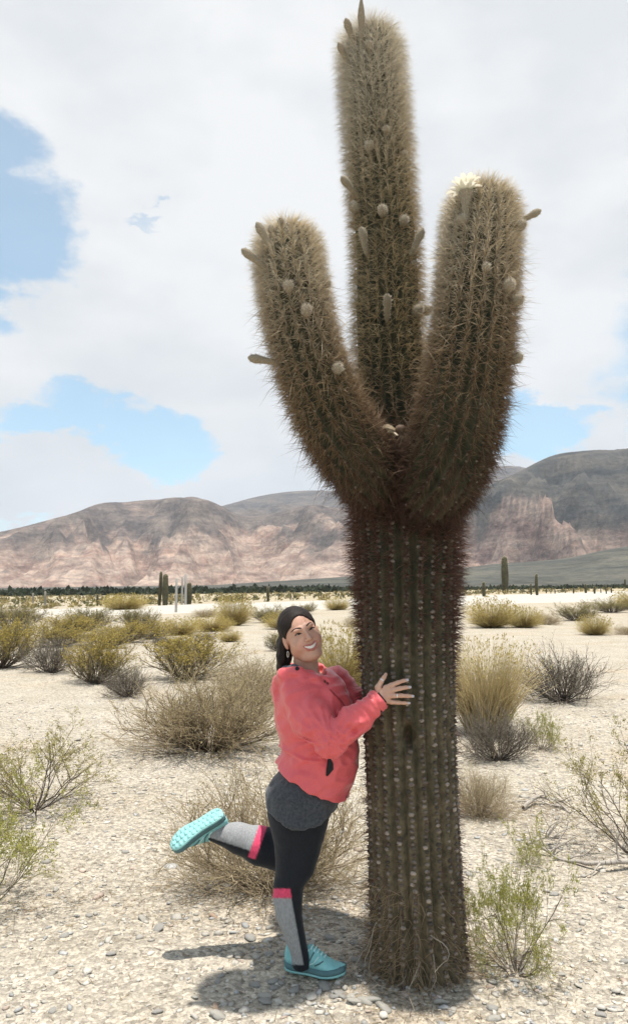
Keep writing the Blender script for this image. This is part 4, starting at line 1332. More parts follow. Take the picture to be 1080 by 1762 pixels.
def smooth_mesh(V, Q, it=2, lam=.5):
    e = np.concatenate([Q[:, [0, 1]], Q[:, [1, 2]], Q[:, [2, 3]], Q[:, [3, 0]]]); e = np.concatenate([e, e[:, ::-1]])
    cnt = np.bincount(e[:, 0], minlength=len(V))[:, None]
    for _ in range(it):
        s = np.stack([np.bincount(e[:, 0], weights=V[e[:, 1], k], minlength=len(V)) for k in range(3)], 1)
        V = V + lam * (s / np.maximum(cnt, 1) - V)
    return V


def smin(a, b, k=.02):
    h = np.clip(.5 + .5 * (b - a) / k, 0, 1)
    return b + (a - b) * h - k * h * (1 - h)


def cone(P, a, b, ra, rb):
    a = np.asarray(a, np.float32); b = np.asarray(b, np.float32); d = b - a
    t = np.clip(((P - a) @ d) / (d @ d), 0, 1)
    return np.linalg.norm(P - (a + t[..., None] * d), axis=-1) - (ra + t * (rb - ra))


def chain(P, pts, k=.012):
    r = None
    for (a, ra), (b, rb) in zip(pts[:-1], pts[1:]):
        c = cone(P, a, b, ra, rb); r = c if r is None else smin(r, c, k)
    return r


def ell(P, c, r, M=None):
    q = P - np.asarray(c, np.float32)
    if M is not None: q = q @ M
    r = np.asarray(r, np.float32)
    k0 = np.linalg.norm(q / r, axis=-1); k1 = np.linalg.norm(q / (r * r), axis=-1) + 1e-9
    return k0 * (k0 - 1) / k1


def loftz(P, rows, Y):
    """rows: (py, left px, right px, depth centre, half depth) -> upright tube with that outline"""
    z, cx, cy, rx, ry = [], [], [], [], []
    for py, l, r, yc, hd in rows:
        p = at((l + r) / 2, py, yc); z.append(p[2]); cx.append(p[0]); cy.append(yc); rx.append((r - l) / 2 * mpp(py, yc)); ry.append(hd)
    o = np.argsort(z); z, cx, cy, rx, ry = (np.array(q)[o] for q in (z, cx, cy, rx, ry))
    Z = P[..., 2]
    it = lambda q: np.interp(Z, z, q)
    X0, Y0, RX, RY = it(cx), it(cy), it(rx), it(ry)
    d = (np.sqrt(((P[..., 0] - X0) / RX) ** 2 + ((P[..., 1] - Y0) / RY) ** 2) - 1) * np.minimum(RX, RY)
    return np.maximum(d, np.maximum(Z - z[-1], z[0] - Z)).astype(np.float32)


def near_noise(P, d, fn, band=.03):
    out = np.zeros(d.shape, np.float32); m = np.abs(d) < band
    out[m] = fn(P[m].astype(float)); return out


TORSO = [(1146, 506, 556, 3.54, .11), (1156, 489, 570, 3.54, .155), (1175, 477, 585, 3.54, .18), (1200, 472, 597, 3.54, .19), (1230, 473, 607, 3.53, .19), (1260, 478, 613, 3.53, .19),
         (1290, 485, 617, 3.53, .19), (1312, 475, 616, 3.53, .20), (1338, 462, 609, 3.53, .208), (1372, 456, 598, 3.53, .208)]
SHIRT = [(1270, 500, 590, 3.52, .14), (1305, 494, 592, 3.52, .15), (1322, 484, 586, 3.52, .165), (1340, 468, 586, 3.52, .178), (1360, 457, 588, 3.51, .185), (1380, 457, 582, 3.51, .182), (1400, 459, 577, 3.5, .178), (1420, 461, 572, 3.5, .172)]
LEG = [(1345, 478, 580, 3.50, .15), (1375, 461, 573, 3.50, .16), (1400, 459, 568, 3.49, .145), (1425, 465, 562, 3.48, .125), (1450, 471, 555, 3.475, .105), (1478, 474, 547, 3.47, .092), (1500, 474, 540, 3.465, .084), (1525, 470, 523, 3.455, .07),
       (1545, 469, 520, 3.45, .066), (1575, 474, 520, 3.44, .064), (1600, 484, 523, 3.435, .056), (1625, 494, 528, 3.43, .046), (1645, 501, 532, 3.43, .04), (1665, 503, 533, 3.43, .038)]
ARM_R = [(at(516, 1196, 3.41), .083), (at(536, 1238, 3.335), .082), (at(570, 1273, 3.275), .064), (at(612, 1238, 3.265), .055), (at(652, 1204, 3.268), .041)]
ARM_L = [(at(576, 1176, 3.70), .08), (at(612, 1212, 3.66), .064), (at(660, 1200, 3.73), .05), (at(705, 1188, 3.78), .045)]
HIP_L, KNEE_L, ANK_L = at(518, 1395, 3.60), at(498, 1468, 3.64), at(368, 1431, 3.66)

# head frame: local x = her right, y = forward, z = up
_yaw, _roll, _nod = RAD(19), RAD(21), RAD(6)
_f = np.array([math.sin(_yaw), -math.cos(_yaw), 0]); _s = np.array([math.cos(_yaw), math.sin(_yaw), 0])
_u = np.array([0, 0, 1.0]) * math.cos(_roll) - _s * math.sin(_roll)
HY = unit(_f * math.cos(_nod) + _u * math.sin(_nod)); HZ = unit(_u * math.cos(_nod) - _f * math.sin(_nod)); HX = np.cross(HY, HZ)
HM = np.stack([HX, HY, HZ], 1)                      # local -> world
HO = at(518, 1093, 3.50)


def h2w(p): return HO + np.asarray(p, float) @ HM.T


def head_sdf(P):
    """P in head coordinates"""
    Pm = P.copy(); Pm[..., 0] = np.abs(Pm[..., 0])
    d = ell(P, (0, -.018, .038), (.076, .092, .086))
    d = smin(d, ell(P, (0, .022, -.028), (.064, .068, .086)), .03)
    d = smin(d, ell(Pm, (.040, .047, -.034), (.030, .032, .032)), .022)          # full smiling cheeks
    d = smin(d, ell(Pm, (.045, .0, -.062), (.024, .036, .028)), .03)             # jaw
    d = smin(d, ell(P, (0, .060, -.092), (.024, .022, .017)), .03)              # chin
    d = smin(d, ell(P, (0, .040, -.100), (.045, .04, .017)), .03)
    d = smin(d, ell(Pm, (.024, .078, .031), (.026, .013, .009)), .014)           # brow
    d = np.maximum(d, -ell(Pm, (.0325, .1005, .012), (.020, .014, .0105)) + 0) if False else -smin(-d, ell(Pm, (.033, .101, .013), (.019, .013, .010)), .010)
    d = smin(d, cone(P, (0, .083, .024), (0, .108, -.020), .0075, .0105), .012)  # nose
    d = smin(d, ell(Pm, (.0125, .097, -.024), (.0085, .010, .0075)), .006)
    d = -smin(-d, ell(Pm, (.0065, .104, -.0315), (.0042, .006, .0035)), .004)    # nostrils
    # smile
    up = [((0, .0945, -.0500), .0042), ((.018, .0900, -.0475), .0042), ((.0365, .0745, -.0395), .0030)]
    lo = [((0, .0930, -.0695), .0054), ((.018, .0875, -.0640), .0050), ((.0365, .0740, -.0405), .0032)]
    d = smin(d, chain(Pm, up, .004), .006); d = smin(d, chain(Pm, lo, .004), .007)
    d = -smin(-d, chain(Pm, [((0, .097, -.0590), .0066), ((.016, .0935, -.0550), .0056), ((.031, .082, -.0445), .0028)], .004), .003)
    # ears
    e = ell(Pm, (.079, -.008, -.006), (.0085, .019, .031)); e = -smin(-e, ell(Pm, (.089, -.004, -.003), (.007, .011, .018)), .004)
    d = smin(d, e, .008)
    return d


def hand_pts():
    f = lambda *q: [(at(a, b, c), r) for a, b, c, r in q]
    return [f((664, 1184, 3.262, .0125), (672, 1179.5, 3.254, .0105), (684, 1174.5, 3.252, .0088), (693, 1171.5, 3.258, .0078), (700, 1170, 3.266, .0066)),
            f((667, 1190, 3.258, .0125), (676, 1187, 3.250, .0105), (688, 1184.5, 3.247, .0090), (697, 1183, 3.253, .0080), (704.5, 1182.5, 3.262, .0068)),
            f((666, 1198, 3.258, .0125), (677, 1197, 3.250, .0102), (690, 1197, 3.247, .0088), (701, 1197.5, 3.253, .0078), (709.5, 1198, 3.262, .0066)),
            f((662, 1205, 3.262, .0115), (673, 1208, 3.255, .0092), (685, 1209, 3.252, .0078), (695, 1209.5, 3.257, .0068), (703, 1209.8, 3.265, .0058)),
            f((652, 1194, 3.268, .0150), (650, 1183, 3.270, .0130), (655.5, 1173, 3.272, .0100), (660, 1166, 3.276, .0088), (663.5, 1160, 3.282, .0068))]


def hand_sdf(P):
    d = None
    fs = hand_pts()
    palm = None
    for f in fs[:4]:
        c = cone(P, at(654, 1201, 3.268), f[0][0], .0165, .0135); palm = c if palm is None else smin(palm, c, .012)
    palm = smin(palm, cone(P, at(636, 1216, 3.27), at(656, 1200, 3.268), .0265, .021), .014)
    d = palm
    for f in fs: d = smin(d, chain(P, f, .004), .0045)
    return d


def build_person():
    foot = gnd(520, 1681)
    root = empty('person', (foot[0], foot[1], float(terr(foot[0], foot[1]))))
    tag(root, 'smiling woman in a coral jacket hugging the cactus trunk with one foot kicked up', 'person')
    rl = np.array(root.location)
    skin = material('skin', (.96, .95, .95), .5, (1.04, 1.03, 1.02), 45, .12, 500, attr=True, spec=.35, sss=.08)

    # ---- body: head, neck, trunk, arms, hands and legs
    P, lo, h = grid((-.125, -.15, -.16), (.125, .135, .145), .0029)
    Vh, Qh = surface_nets(np.maximum(head_sdf(P), -P[..., 2] - .150), lo, h)
    Vh = smooth_mesh(Vh, Qh, 1, .4)
    lipd = np.minimum(chain(np.abs(Vh) * [1, 0, 0] + Vh * [0, 1, 1], [((0, .0985, -.0500), .004), ((.018, .0935, -.0475), .0035), ((.037, .077, -.0395), .001)]),
                      chain(np.abs(Vh) * [1, 0, 0] + Vh * [0, 1, 1], [((0, .0985, -.0690), .005), ((.018, .091, -.0640), .0042), ((.037, .077, -.0405), .001)]))
    ch = np.tile([[.54, .31, .225]], (len(Vh), 1)).astype(float)
    w = np.clip(1 - lipd / .0025, 0, 1)[:, None]; ch = ch * (1 - w) + w * np.array([[.46, .16, .14]])
    w = np.exp(-((np.abs(Vh[:, 0]) - .043) ** 2 + (Vh[:, 2] + .032) ** 2) / .018 ** 2)[:, None] * (Vh[:, 1:2] > .03); ch = ch * (1 - .35 * w) + .35 * w * np.array([[.58, .24, .18]])
    Vh = h2w(Vh)
    hp = np.concatenate([[q for q, _ in f] for f in hand_pts()] + [[at(630, 1222, 3.27)]])
    P, lo, h = grid(hp.min(0) - .04, hp.max(0) + .03, .0019)
    Vd, Qd = surface_nets(hand_sdf(P), lo, h); Vd = smooth_mesh(Vd, Qd, 1, .4)
    cd = np.tile([[.57, .345, .25]], (len(Vd), 1))
    P, lo, h = grid(np.array([-.56, 3.18, .02]), np.array([.50, 3.95, 1.56]), .011)
    t = loftz(P, TORSO, 0) + .03
    t = smin(t, cone(P, h2w((0, -.02, -.05)), at(527, 1166, 3.545), .047, .056), .02)
    t = smin(t, loftz(P, LEG, 0) + .018, .03)
    t = smin(t, chain(P, [(q, r - .022) for q, r in ARM_R], .02), .02); t = smin(t, chain(P, [(q, r - .02) for q, r in ARM_L], .02), .02)
    t = smin(t, chain(P, [(HIP_L, .10), (KNEE_L, .072), (ANK_L, .034)], .03), .03)
    Vb, Qb = surface_nets(t, lo, h); Vb = smooth_mesh(Vb, Qb, 2)
    # finer neck and upper chest
    P, lo, h = grid(at(527, 1150, 3.54) - np.array([.13, .16, .10]), at(527, 1150, 3.54) + np.array([.15, .14, .14]), .004)
    nk = cone(P, h2w((0, -.012, -.045)), at(529, 1168, 3.54), .050, .060)
    nk = smin(nk, ell(P, at(540, 1190, 3.53), (.10, .13, .06)), .04)
    nk = smin(nk, chain(P, [(h2w((.045, -.012, -.07)), .008), (at(545, 1160, 3.49), .007)]), .02)
    Vn, Qn = surface_nets(nk, lo, h)
    cb = np.tile([[.54, .31, .225]], (len(Vb) + len(Vn), 1))
    V, Q = join([(Vh, Qh), (Vd, Qd), (Vb, Qb), (Vn, Qn)])
    body = wobj('body', V, Q, skin, root, col=np.concatenate([ch, cd, cb]))

    # ---- face details
    def face_y(x, z):
        y = np.arange(.13, .03, -.0004); q = np.stack([np.full_like(y, x), y, np.full_like(y, z)], 1).astype(np.float32)
        return float(y[np.argmax(head_sdf(q) < 0)])
    ew = material('eye', (.42, .38, .36), .25, spec=.5); ei = material('iris', (.035, .02, .014), .2, spec=.5)
    brow = material('brow_hair', (.022, .015, .012), .8)
    for s in (-1, 1):
        ex, ez = s * .0325, .0125
        yb = max(face_y(ex, ez), face_y(ex - s * .008, ez))
        V, Fc, fm = [], [], []
        m = 16
        for k, rr in enumerate((0, .47, .52, .75, 1.0)):
            for a in range(m):
                t = a * 2 * math.pi / m
                x = math.cos(t) * rr; z = math.sin(t) * rr
                zz = z * (.0062 if z > 0 else .0040) * (1 if rr < .5 else 1)
                V.append((ex + x * .0135 if rr > .5 else ex + s * -.001 + x * .0135, yb + .0045 * (1 - rr ** 2) - .002 - .004 * rr * rr * max(0, s * x), ez + zz + .0015 * (s * x)))
        for k in range(4):
            for a in range(m):
                q = k * m + a; q2 = k * m + (a + 1) % m
                Fc.append((q, q2, q2 + m, q + m)); fm.append(1 if k == 0 else 0)
        wobj('eye', h2w(V), Fc, None, body, fmat=fm, mats=[ew, ei])
        # lash line
        pts = [np.array([ex + x * .0145, yb + .0025 - .004 * max(0, s * x) - .001 * abs(x), ez + .0062 * (1 - x * x) + .0015 * s * x - .0005]) for x in np.linspace(-1, 1.12, 8) * s]
        V, Fc = tubes([h2w(p) for p in pts[:-1]], [h2w(p) for p in pts[1:]], .0022, .0022, 5); wobj('eyelashes', V, Fc, brow, body)
        pts = []
        for t in np.linspace(0, 1, 9):
            x = s * (.012 + .042 * t); z = .0345 + .0060 * math.sin(math.pi * min(t * .9, 1)) - .009 * max(0, t - .6); pts.append(h2w((x, face_y(x, z) + .0012, z)))
        r = np.interp(np.linspace(0, 1, 9), [0, .2, .7, 1], [.0022, .0034, .0028, .001])
        V, Fc = tubes(pts[:-1], pts[1:], r[:-1], r[1:], 6); wobj('eyebrow', V, Fc, brow, body)
    V, Fc = [], []
    xs = np.linspace(-.0285, .0285, 19)
    for x in xs:
        a = (x / .0295) ** 2
        yy = .0935 - .0125 * a
        zt, zb = -.0512 + .0080 * a, -.0645 + .0180 * a
        V += [(x, yy - .004, zt + .001), (x, yy, zt), (x, yy + .0006, (zt + zb) / 2), (x, yy, zb), (x, yy - .004, zb)]
    for k in range(18):
        for j in range(4): q = k * 5 + j; Fc.append((q, q + 1, q + 6, q + 5))
    wobj('teeth', h2w(V), Fc, material('tooth', (.78, .75, .69), .3, spec=.5), body)
    # hoop earring
    e0 = h2w((.083, -.004, -.042)); pts = [e0 + HX * 0 + np.array([math.cos(t) * .004, 0, -.014 + math.sin(t) * .013]) for t in np.linspace(0, 2 * math.pi, 17)]
    gold = material('silver_metal', (.75, .72, .68), .25); gold.node_tree.nodes['Principled BSDF'].inputs['Metallic'].default_value = 1
    V, Fc = tubes(pts[:-1], pts[1:], .0013, .0013, 6); wobj('earring', V, Fc, gold, root)

    # ---- hair, drawn back from the face and hanging behind the shoulder
    P, lo, h = grid(h2w((0, -.02, .02)) - np.array([.20, .17, .26]), h2w((0, -.02, .02)) + np.array([.17, .17, .16]), .0036)
    q = ((P.reshape(-1, 3) - HO.astype(np.float32)) @ HM.astype(np.float32)).reshape(P.shape)
    qm = q.copy(); qm[..., 0] = np.abs(qm[..., 0])
    d = ell(q, (0, -.024, .040), (.0855, .101, .0975))
    face = ell(q, (0, .118, -.020), (.0770, .098, .136))
    side = .026 * 0 + (q[..., 1] - (.016 + .55 * np.clip(q[..., 2] - .005, -.2, .03)))       # nothing in front of the ear below it
    below = np.maximum(-(q[..., 2] - .010), side)
    d = np.maximum(d, -face); d = np.maximum(d, .85 * (q[..., 1] - np.interp(q[..., 2], [-.09, -.03, 0, .02, .045, .07, .10], [-.045, -.022, -.002, .016, .045, .085, .14])))
    d = np.maximum(d, -(q[..., 2] + .075 + .4 * np.clip(q[..., 1] + .02, -.1, .1)))
    tail = chain(P, [(h2w((.012, -.085, .02)), .042), (at(493, 1106, 3.575), .040), (at(489, 1128, 3.575), .033), (at(487, 1148, 3.565), .027), (at(487, 1166, 3.56), .016)], .02)
    d = smin(d, tail, .02)
    d = smin(d, chain(P, [(h2w((.068, -.035, .01)), .018), (at(487, 1112, 3.53), .020), (at(485, 1135, 3.525), .019), (at(486, 1158, 3.53), .012)], .015), .02)
    d = np.maximum(d, -ell(qm, (.090, .0, -.008), (.016, .024, .034)))
    st = near_noise(P, d, lambda p: .0022 * pnoise(np.stack([p[:, 0] * 95, p[:, 1] * 95, p[:, 2] * 11], 1)))
    V, Q = surface_nets(d + st, lo, h); V = smooth_mesh(V, Q, 1, .4)
    hm = material('dark_brown_hair', (.010, .0075, .007), .62, (.026, .017, .013), 60, .35, 160, spec=.22, stretch=(1, 1, .08))
    hair = wobj('hair', V, Q, hm, root)
    # loose strands along the fall and at the crown
    P0, P1, R0 = [], [], []
    for k in range(150):
        a = random.uniform(0, 6.28)
        if k < 150:
            p = np.array(at(489 + random.uniform(-8, 7), 1098 + random.uniform(-6, 30), 3.555 + random.uniform(-.045, .03)))
            dr = np.array([random.gauss(0, .05), random.gauss(0, .05), -1]); n = 8; stp = random.uniform(.008, .013)
        else:
            p = h2w(np.array([0, -.024, .040]) + unit([math.cos(a), .5 * math.sin(a) - .3, random.uniform(.3, 1)]) * np.array([.086, .102, .098])); dr = unit(np.array([-.3 * HX - .7 * HY])[0] + rng.normal(0, .5, 3)); n = 4; stp = .007
        for q_ in range(n):
            p2 = p + dr * stp; P0.append(p); P1.append(p2); R0.append(.0007); p = p2; dr = unit(dr + rng.normal(0, .1, 3))
    V, Fc = tubes(P0, P1, R0, R0, 3); o = wobj('loose_hair', V, Fc, hm, root); o['kind'] = 'stuff'

    # ---- jacket
    coral = material('coral_nylon', (.66, .095, .105), .46, (.73, .12, .13), 7, .16, 30, spec=.45, sheen=.15)
    P, lo, h = grid((-.26, 3.14, .60), (.50, 3.90, 1.42), .0058)
    d = loftz(P, TORSO, 0)
    d = smin(d, ell(P, at(556, 1205, 3.49), (.105, .13, .10)), .07)                      # bust
    near = chain(P, ARM_R, .02)
    d = smin(d, near, .022)
    d = smin(d, ell(P, at(517, 1192, 3.47), (.085, .11, .085)), .03)
    d = smin(d, chain(P, ARM_L, .02), .03)
    hood = chain(P, [(at(481, 1186, 3.60), .030), (at(481, 1176, 3.50), .032), (at(492, 1163, 3.43), .030), (at(515, 1157, 3.40), .024), (at(542, 1169, 3.39), .018), (at(560, 1188, 3.38), .011)], .02)
    hood = smin(hood, chain(P, [(at(481, 1186, 3.60), .030), (at(497, 1152, 3.66), .024), (at(536, 1146, 3.65), .022), (at(565, 1160, 3.57), .018), (at(580, 1186, 3.47), .012)], .02), .02)
    hood = smin(hood, ell(P, at(482, 1195, 3.55), (.03, .10, .06)), .03)
    hood_ = hood
    # neck opening, V down the chest
    d = np.maximum(d, -chain(P, [(at(524, 1120, 3.54), .070), (at(530, 1148, 3.525), .066), (at(548, 1164, 3.45), .040), (at(566, 1192, 3.37), .010)], .01))
    d = smin(d, np.maximum(hood_, -chain(P, [(at(524, 1120, 3.54), .058), (at(529, 1150, 3.53), .054), (at(550, 1168, 3.45), .028)], .01)), .008)
    # hem and cuff cuts
    a, b = at(474, 1311, 3.53), at(596, 1368, 3.53); t = unit(b - a); nrm = np.array([-t[2], 0, t[0]])
    sag = .010 * np.sin(np.clip((P[..., 0] - a[0]) / (b[0] - a[0]), 0, 1) * math.pi)
    d = np.maximum(d, -((P - a.astype(np.float32)) @ nrm.astype(np.float32) + sag))
    w0 = ARM_R[-1][0]; wd = unit(w0 - ARM_R[-2][0])
    loc = np.linalg.norm(P - w0.astype(np.float32), axis=-1) < .12
    d = np.where(loc, np.maximum(d, (P - w0.astype(np.float32)) @ wd.astype(np.float32) - .004), d)
    fa = unit(ARM_R[-1][0] - ARM_R[2][0])

    def folds(p):
        on = np.exp(-np.maximum(cone(p.astype(np.float32), ARM_R[2][0], ARM_R[4][0], .055, .04), 0) / .02)
        al = (p - ARM_R[2][0]) @ fa
        ring = pnoise(np.stack([al * 34, p[:, 1] * 10, p[:, 2] * 10 + p[:, 0] * 4], 1))
        r = .0105 * on * (1 - 3 * np.abs(ring)).clip(-.8, 1)
        el = p - ARM_R[2][0]; rad_ = np.linalg.norm(el, axis=1)
        az = np.arctan2(el[:, 2], el[:, 0])
        pull = 1 - 2.6 * np.abs(pnoise(np.stack([az * 3.2, rad_ * 7, p[:, 1] * 5], 1)))
        r += .0085 * pull.clip(-.7, 1) * np.exp(-((rad_ - .11) / .09) ** 2)
        r += .0090 * fbm(np.stack([p[:, 0] * 7, p[:, 1] * 7, p[:, 2] * 12], 1), 2)
        cr = 1 - 3 * np.abs(pnoise(np.stack([p[:, 0] * 9 + p[:, 2] * 5, p[:, 1] * 9, p[:, 2] * 17 - p[:, 0] * 6], 1)))
        r += .0060 * cr.clip(-.4, 1)
        ca, cb_ = at(484, 1283, 3.53), at(560, 1296, 3.53)
        zc = ca[2] + (p[:, 0] - ca[0]) / (cb_[0] - ca[0]) * (cb_[2] - ca[2]) + .006 * np.sin(p[:, 0] * 40)
        r += .010 * np.exp(-((p[:, 2] - zc) / .007) ** 2) * sstep(at(575, 1290, 3.53)[0], at(540, 1290, 3.53)[0], p[:, 0])
        # crease where the sleeve leaves the body
        e = ARM_R[2][0]
        r += .007 * np.exp(-(((p[:, 0] - e[0] + .02) / .05) ** 2 + ((p[:, 2] - e[2] - .05) / .012) ** 2))
        return -r
    d = d + near_noise(P, d, folds, .03)
    V, Q = surface_nets(d, lo, h); V = smooth_mesh(V, Q, 1, .35)
    jacket = wobj('jacket', V, Q, coral, root)
    jacket['label'] = 'coral pink zip jacket with hood folded back'
    # cuff band and tab
    dark = material('dark_trim', (.012, .012, .014), .6)
    c0 = w0 - wd * .020; c1 = w0 + wd * .010
    V, Fc = tubes([c0], [c1], .0475, .043, 24); V2, F2 = tubes([c1], [c0], .039, .043, 24); F3 = [[24 + i, 24 + (i + 1) % 24, 48 + (i + 1) % 24, 48 + i] for i in range(24)]
    V, Fc = np.concatenate([V, V2]), np.concatenate([Fc, F2 + 48, np.array(F3)]); wobj('cuff', V, Fc, coral, jacket)
    # wrist band under the cuff
    b0 = w0 + wd * .008; V, Fc = tubes([b0, b0 + wd * .010], [b0 + wd * .010, b0 + wd * .0105], (.031, .031), (.031, .025), 20); wobj('bracelet', V, Fc, dark, root)
    # rings
    for f, i, w in ((3 - 1, 1, .45), (4, 2, .35)):
        pts = hand_pts()[f]; p = pts[i][0] * (1 - w) + pts[i + 1][0] * w; dr = unit(pts[i + 1][0] - pts[i][0]); rr = pts[i][1] * (1 - w) + pts[i + 1][1] * w
        V, Fc = tubes([p - dr * .0022], [p + dr * .0022], rr + .0016, rr + .0016, 16); wobj('ring', V, Fc, gold, root)
    nailm = material('nail_polish', (.46, .43, .47), .2, spec=.5)
    for f in hand_pts()[:4]:
        p = f[-1][0] * .85 + f[-2][0] * .15; dr = unit(f[-1][0] - f[-2][0]); toc = unit(CAM - p); toc = unit(toc - dr * (toc @ dr)); sd = np.cross(dr, toc)
        r = f[-1][1]
        V = [p + dr * (u_ * .006) + sd * (v_ * r * .72) + toc * (r * (1.12 - .28 * v_ * v_)) for u_ in (-1, 0, 1.1) for v_ in (-1, -.4, .4, 1)]
        Fc = [(i * 4 + j, i * 4 + j + 1, i * 4 + j + 5, i * 4 + j + 4) for i in range(2) for j in range(3)]
        wobj('fingernail', V, Fc, nailm, body)

    def ray_hit(V, px, py, off=.003, ymin=0.0):
        x, y = proj(V); ok = V[:, 1] > ymin
        c = np.hypot(x - px, y - py) + np.where(ok, 0, 1e3)
        k = np.argsort(c)[:40]; k = k[c[k] < c[k[0]] + 3]
        return at(px, py, V[k][:, 1].min() - off)
    JV = np.array([v.co[:] for v in jacket.data.vertices]) + rl
    zl = [(565.5, 1299), (564.5, 1306), (563.5, 1314), (562.5, 1325), (561.5, 1335)]
    zr = [(566.5, 1299), (569.0, 1306), (573.0, 1314), (573.5, 1324), (563.5, 1336)]
    A = [ray_hit(JV, *q, .003, 3.31) for q in zl]; B = [ray_hit(JV, *q, .003, 3.31) for q in zr]
    V = np.array(A + B); Fc = [(i, i + 5, i + 6, i + 1) for i in range(4)]; wobj('pocket_opening', V, Fc, dark, jacket)
    V, Fc = tubes(A[:-1], A[1:], .0024, .0024, 6); wobj('pocket_zip', V, Fc, dark, jacket)
    s0 = ray_hit(JV, 511, 1150, .002); V, Fc = lathe([(.0, .004), (.008, .003), (.0095, -.002)], 14)
    Mb = np.array(basis((-.1, -.8, .6), (1, 0, 0))); wobj('snap_button', V @ Mb.T + s0, Fc, dark, jacket)
    # chest zip and sleeve seam
    zp = [ray_hit(JV, *q, .0005, 3.33) for q in ((567, 1186), (574, 1193), (582, 1201), (589, 1209), (595, 1217))]
    V, Fc = tubes(zp[:-1], zp[1:], .0022, .0022, 6); wobj('zipper', V, Fc, material('zip_tape', (.30, .05, .06), .6), jacket)
    # grey hood lining behind the neck
    P, lo, h = grid(at(500, 1150, 3.52) - np.array([.08, .12, .05]), at(500, 1150, 3.52) + np.array([.09, .14, .05]), .006)
    d = chain(P, [(at(487, 1163, 3.56), .022), (at(491, 1154, 3.48), .020), (at(505, 1149, 3.44), .016), (at(518, 1150, 3.43), .010)], .01)
    V, Q = surface_nets(d, lo, h); wobj('hood_lining', V, Q, material('grey_lining', (.10, .10, .11), .95, (.16, .16, .17), 60), jacket)

    # ---- shirt tail
    P, lo, h = grid((-.28, 3.25, .48), (.22, 3.78, .95), .0065)
    d = loftz(P, SHIRT, 0)
    zl_, zm, zr_ = at(457, 1386, 3.5), at(520, 1407, 3.5), at(580, 1388, 3.5)
    co = np.polyfit([zl_[0], zm[0], zr_[0]], [zl_[2], zm[2], zr_[2]], 2)
    d = smin(d, cone(P, at(566, 1358, 3.46), at(593, 1371, 3.44), .04, .012), .02)
    d = np.maximum(d, -(P[..., 2] - np.polyval(co, P[..., 0]) - .006 * np.sin(P[..., 1] * 30)))
    d = d + near_noise(P, d, lambda p: -.009 * fbm(np.stack([p[:, 0] * 15, p[:, 1] * 15, p[:, 2] * 6], 1), 2) - .004 * fbm(p * 26, 2))
    V, Q = surface_nets(d, lo, h); V = smooth_mesh(V, Q, 1, .4)
    o = wobj('shirt', V, Q, material('heather_shirt', (.028, .032, .038), .9, (.07, .075, .085), 90, .2, 200, sheen=.2), root); o['label'] = 'dark heather shirt tail below the jacket'

    # ---- leggings
    P, lo, h = grid((-.56, 3.28, .04), (.20, 3.82, .86), .0057)
    d = loftz(P, LEG, 0)
    d = smin(d, chain(P, [(HIP_L, .115), (KNEE_L, .092)], .03), .03)
    leg2 = chain(P, [(KNEE_L, .092), (at(448, 1455, 3.65), .081), (at(410, 1442, 3.655), .064), (ANK_L, .043)], .02)
    d = smin(d, leg2, .02)
    d = d + near_noise(P, d, lambda p: -.003 * fbm(np.stack([p[:, 0] * 16, p[:, 1] * 16, p[:, 2] * 22], 1), 2))
    V, Q = surface_nets(d, lo, h); V = smooth_mesh(V, Q, 2, .45)
    x, y = proj(V)
    lc = np.tile([[.0125, .0145, .0195]], (len(V), 1))
    grey_, pink_ = np.array([.27, .275, .28]), np.array([.64, .065, .14])
    sf = lambda q: np.clip(q / 1.6 + .5, 0, 1)                     # one-pixel soft seams
    def lay(w, c):
        lc[:] = lc * (1 - w[:, None]) + np.asarray(c)[None] * w[:, None]
    st_ = ((y > 1500) & (V[:, 0] > -.2)).astype(float); edge = 500 + (y - 1540) * .185
    lay(st_ * sf(y - 1545) * sf(1660 - y) * sf(edge - x), grey_)
    lay(st_ * sf(y - 1529) * sf(1545 - y) * sf(edge + 1 - x), pink_)
    lf = ((V[:, 0] < -.16) & (x < 462) & (y > 1412) & (y < 1500)).astype(float)
    al = x + (y - 1418) * .36; un = 1446 + (x - 376) * .33
    lay(lf * sf(447 - al) * sf(un - y), grey_); lay(lf * sf(al - 447) * sf(461 - al) * sf(un + 12 - y), pink_)
    lm_ = material('jersey_leggings', (.78, .78, .78), .8, (1.2, 1.2, 1.2), 170, .15, 400, attr=True, sheen=.1, spec=.2, stretch=(1, 1, .4))
    o = wobj('leggings', V, Q, lm_, root, col=lc); o['label'] = 'black leggings with grey calf panels and pink bands'

    # ---- trail shoes
    xs = np.array([-.075, -.070, -.058, -.035, 0, .035, .07, .10, .13, .155, .175, .188, .195])
    wd_ = np.interp(xs, [-.075, -.07, -.058, -.035, 0, .04, .08, .12, .15, .175, .188, .195], [.012, .022, .031, .036, .035, .034, .039, .046, .045, .035, .023, .010])
    zs_ = np.interp(xs, [-.075, -.05, .11, .195], [.008, 0, 0, .020])

    def sect(prof):
        n = len(prof(0)); V = np.concatenate([np.array(prof(i)) for i in range(len(xs))])
        Fc = [(i * n + j, i * n + (j + 1) % n, (i + 1) * n + (j + 1) % n, (i + 1) * n + j) for i in range(len(xs) - 1) for j in range(n)]
        V = np.concatenate([V, [V[:n].mean(0)], [V[-n:].mean(0)]]); e0, e1 = len(V) - 2, len(V) - 1; L0 = (len(xs) - 1) * n
        Fc += [(e0, (j + 1) % n, j, e0) for j in range(n)] + [(e1, L0 + j, L0 + (j + 1) % n, e1) for j in range(n)]
        return V, np.array(Fc)

    def fixtri(Fc):
        return Fc
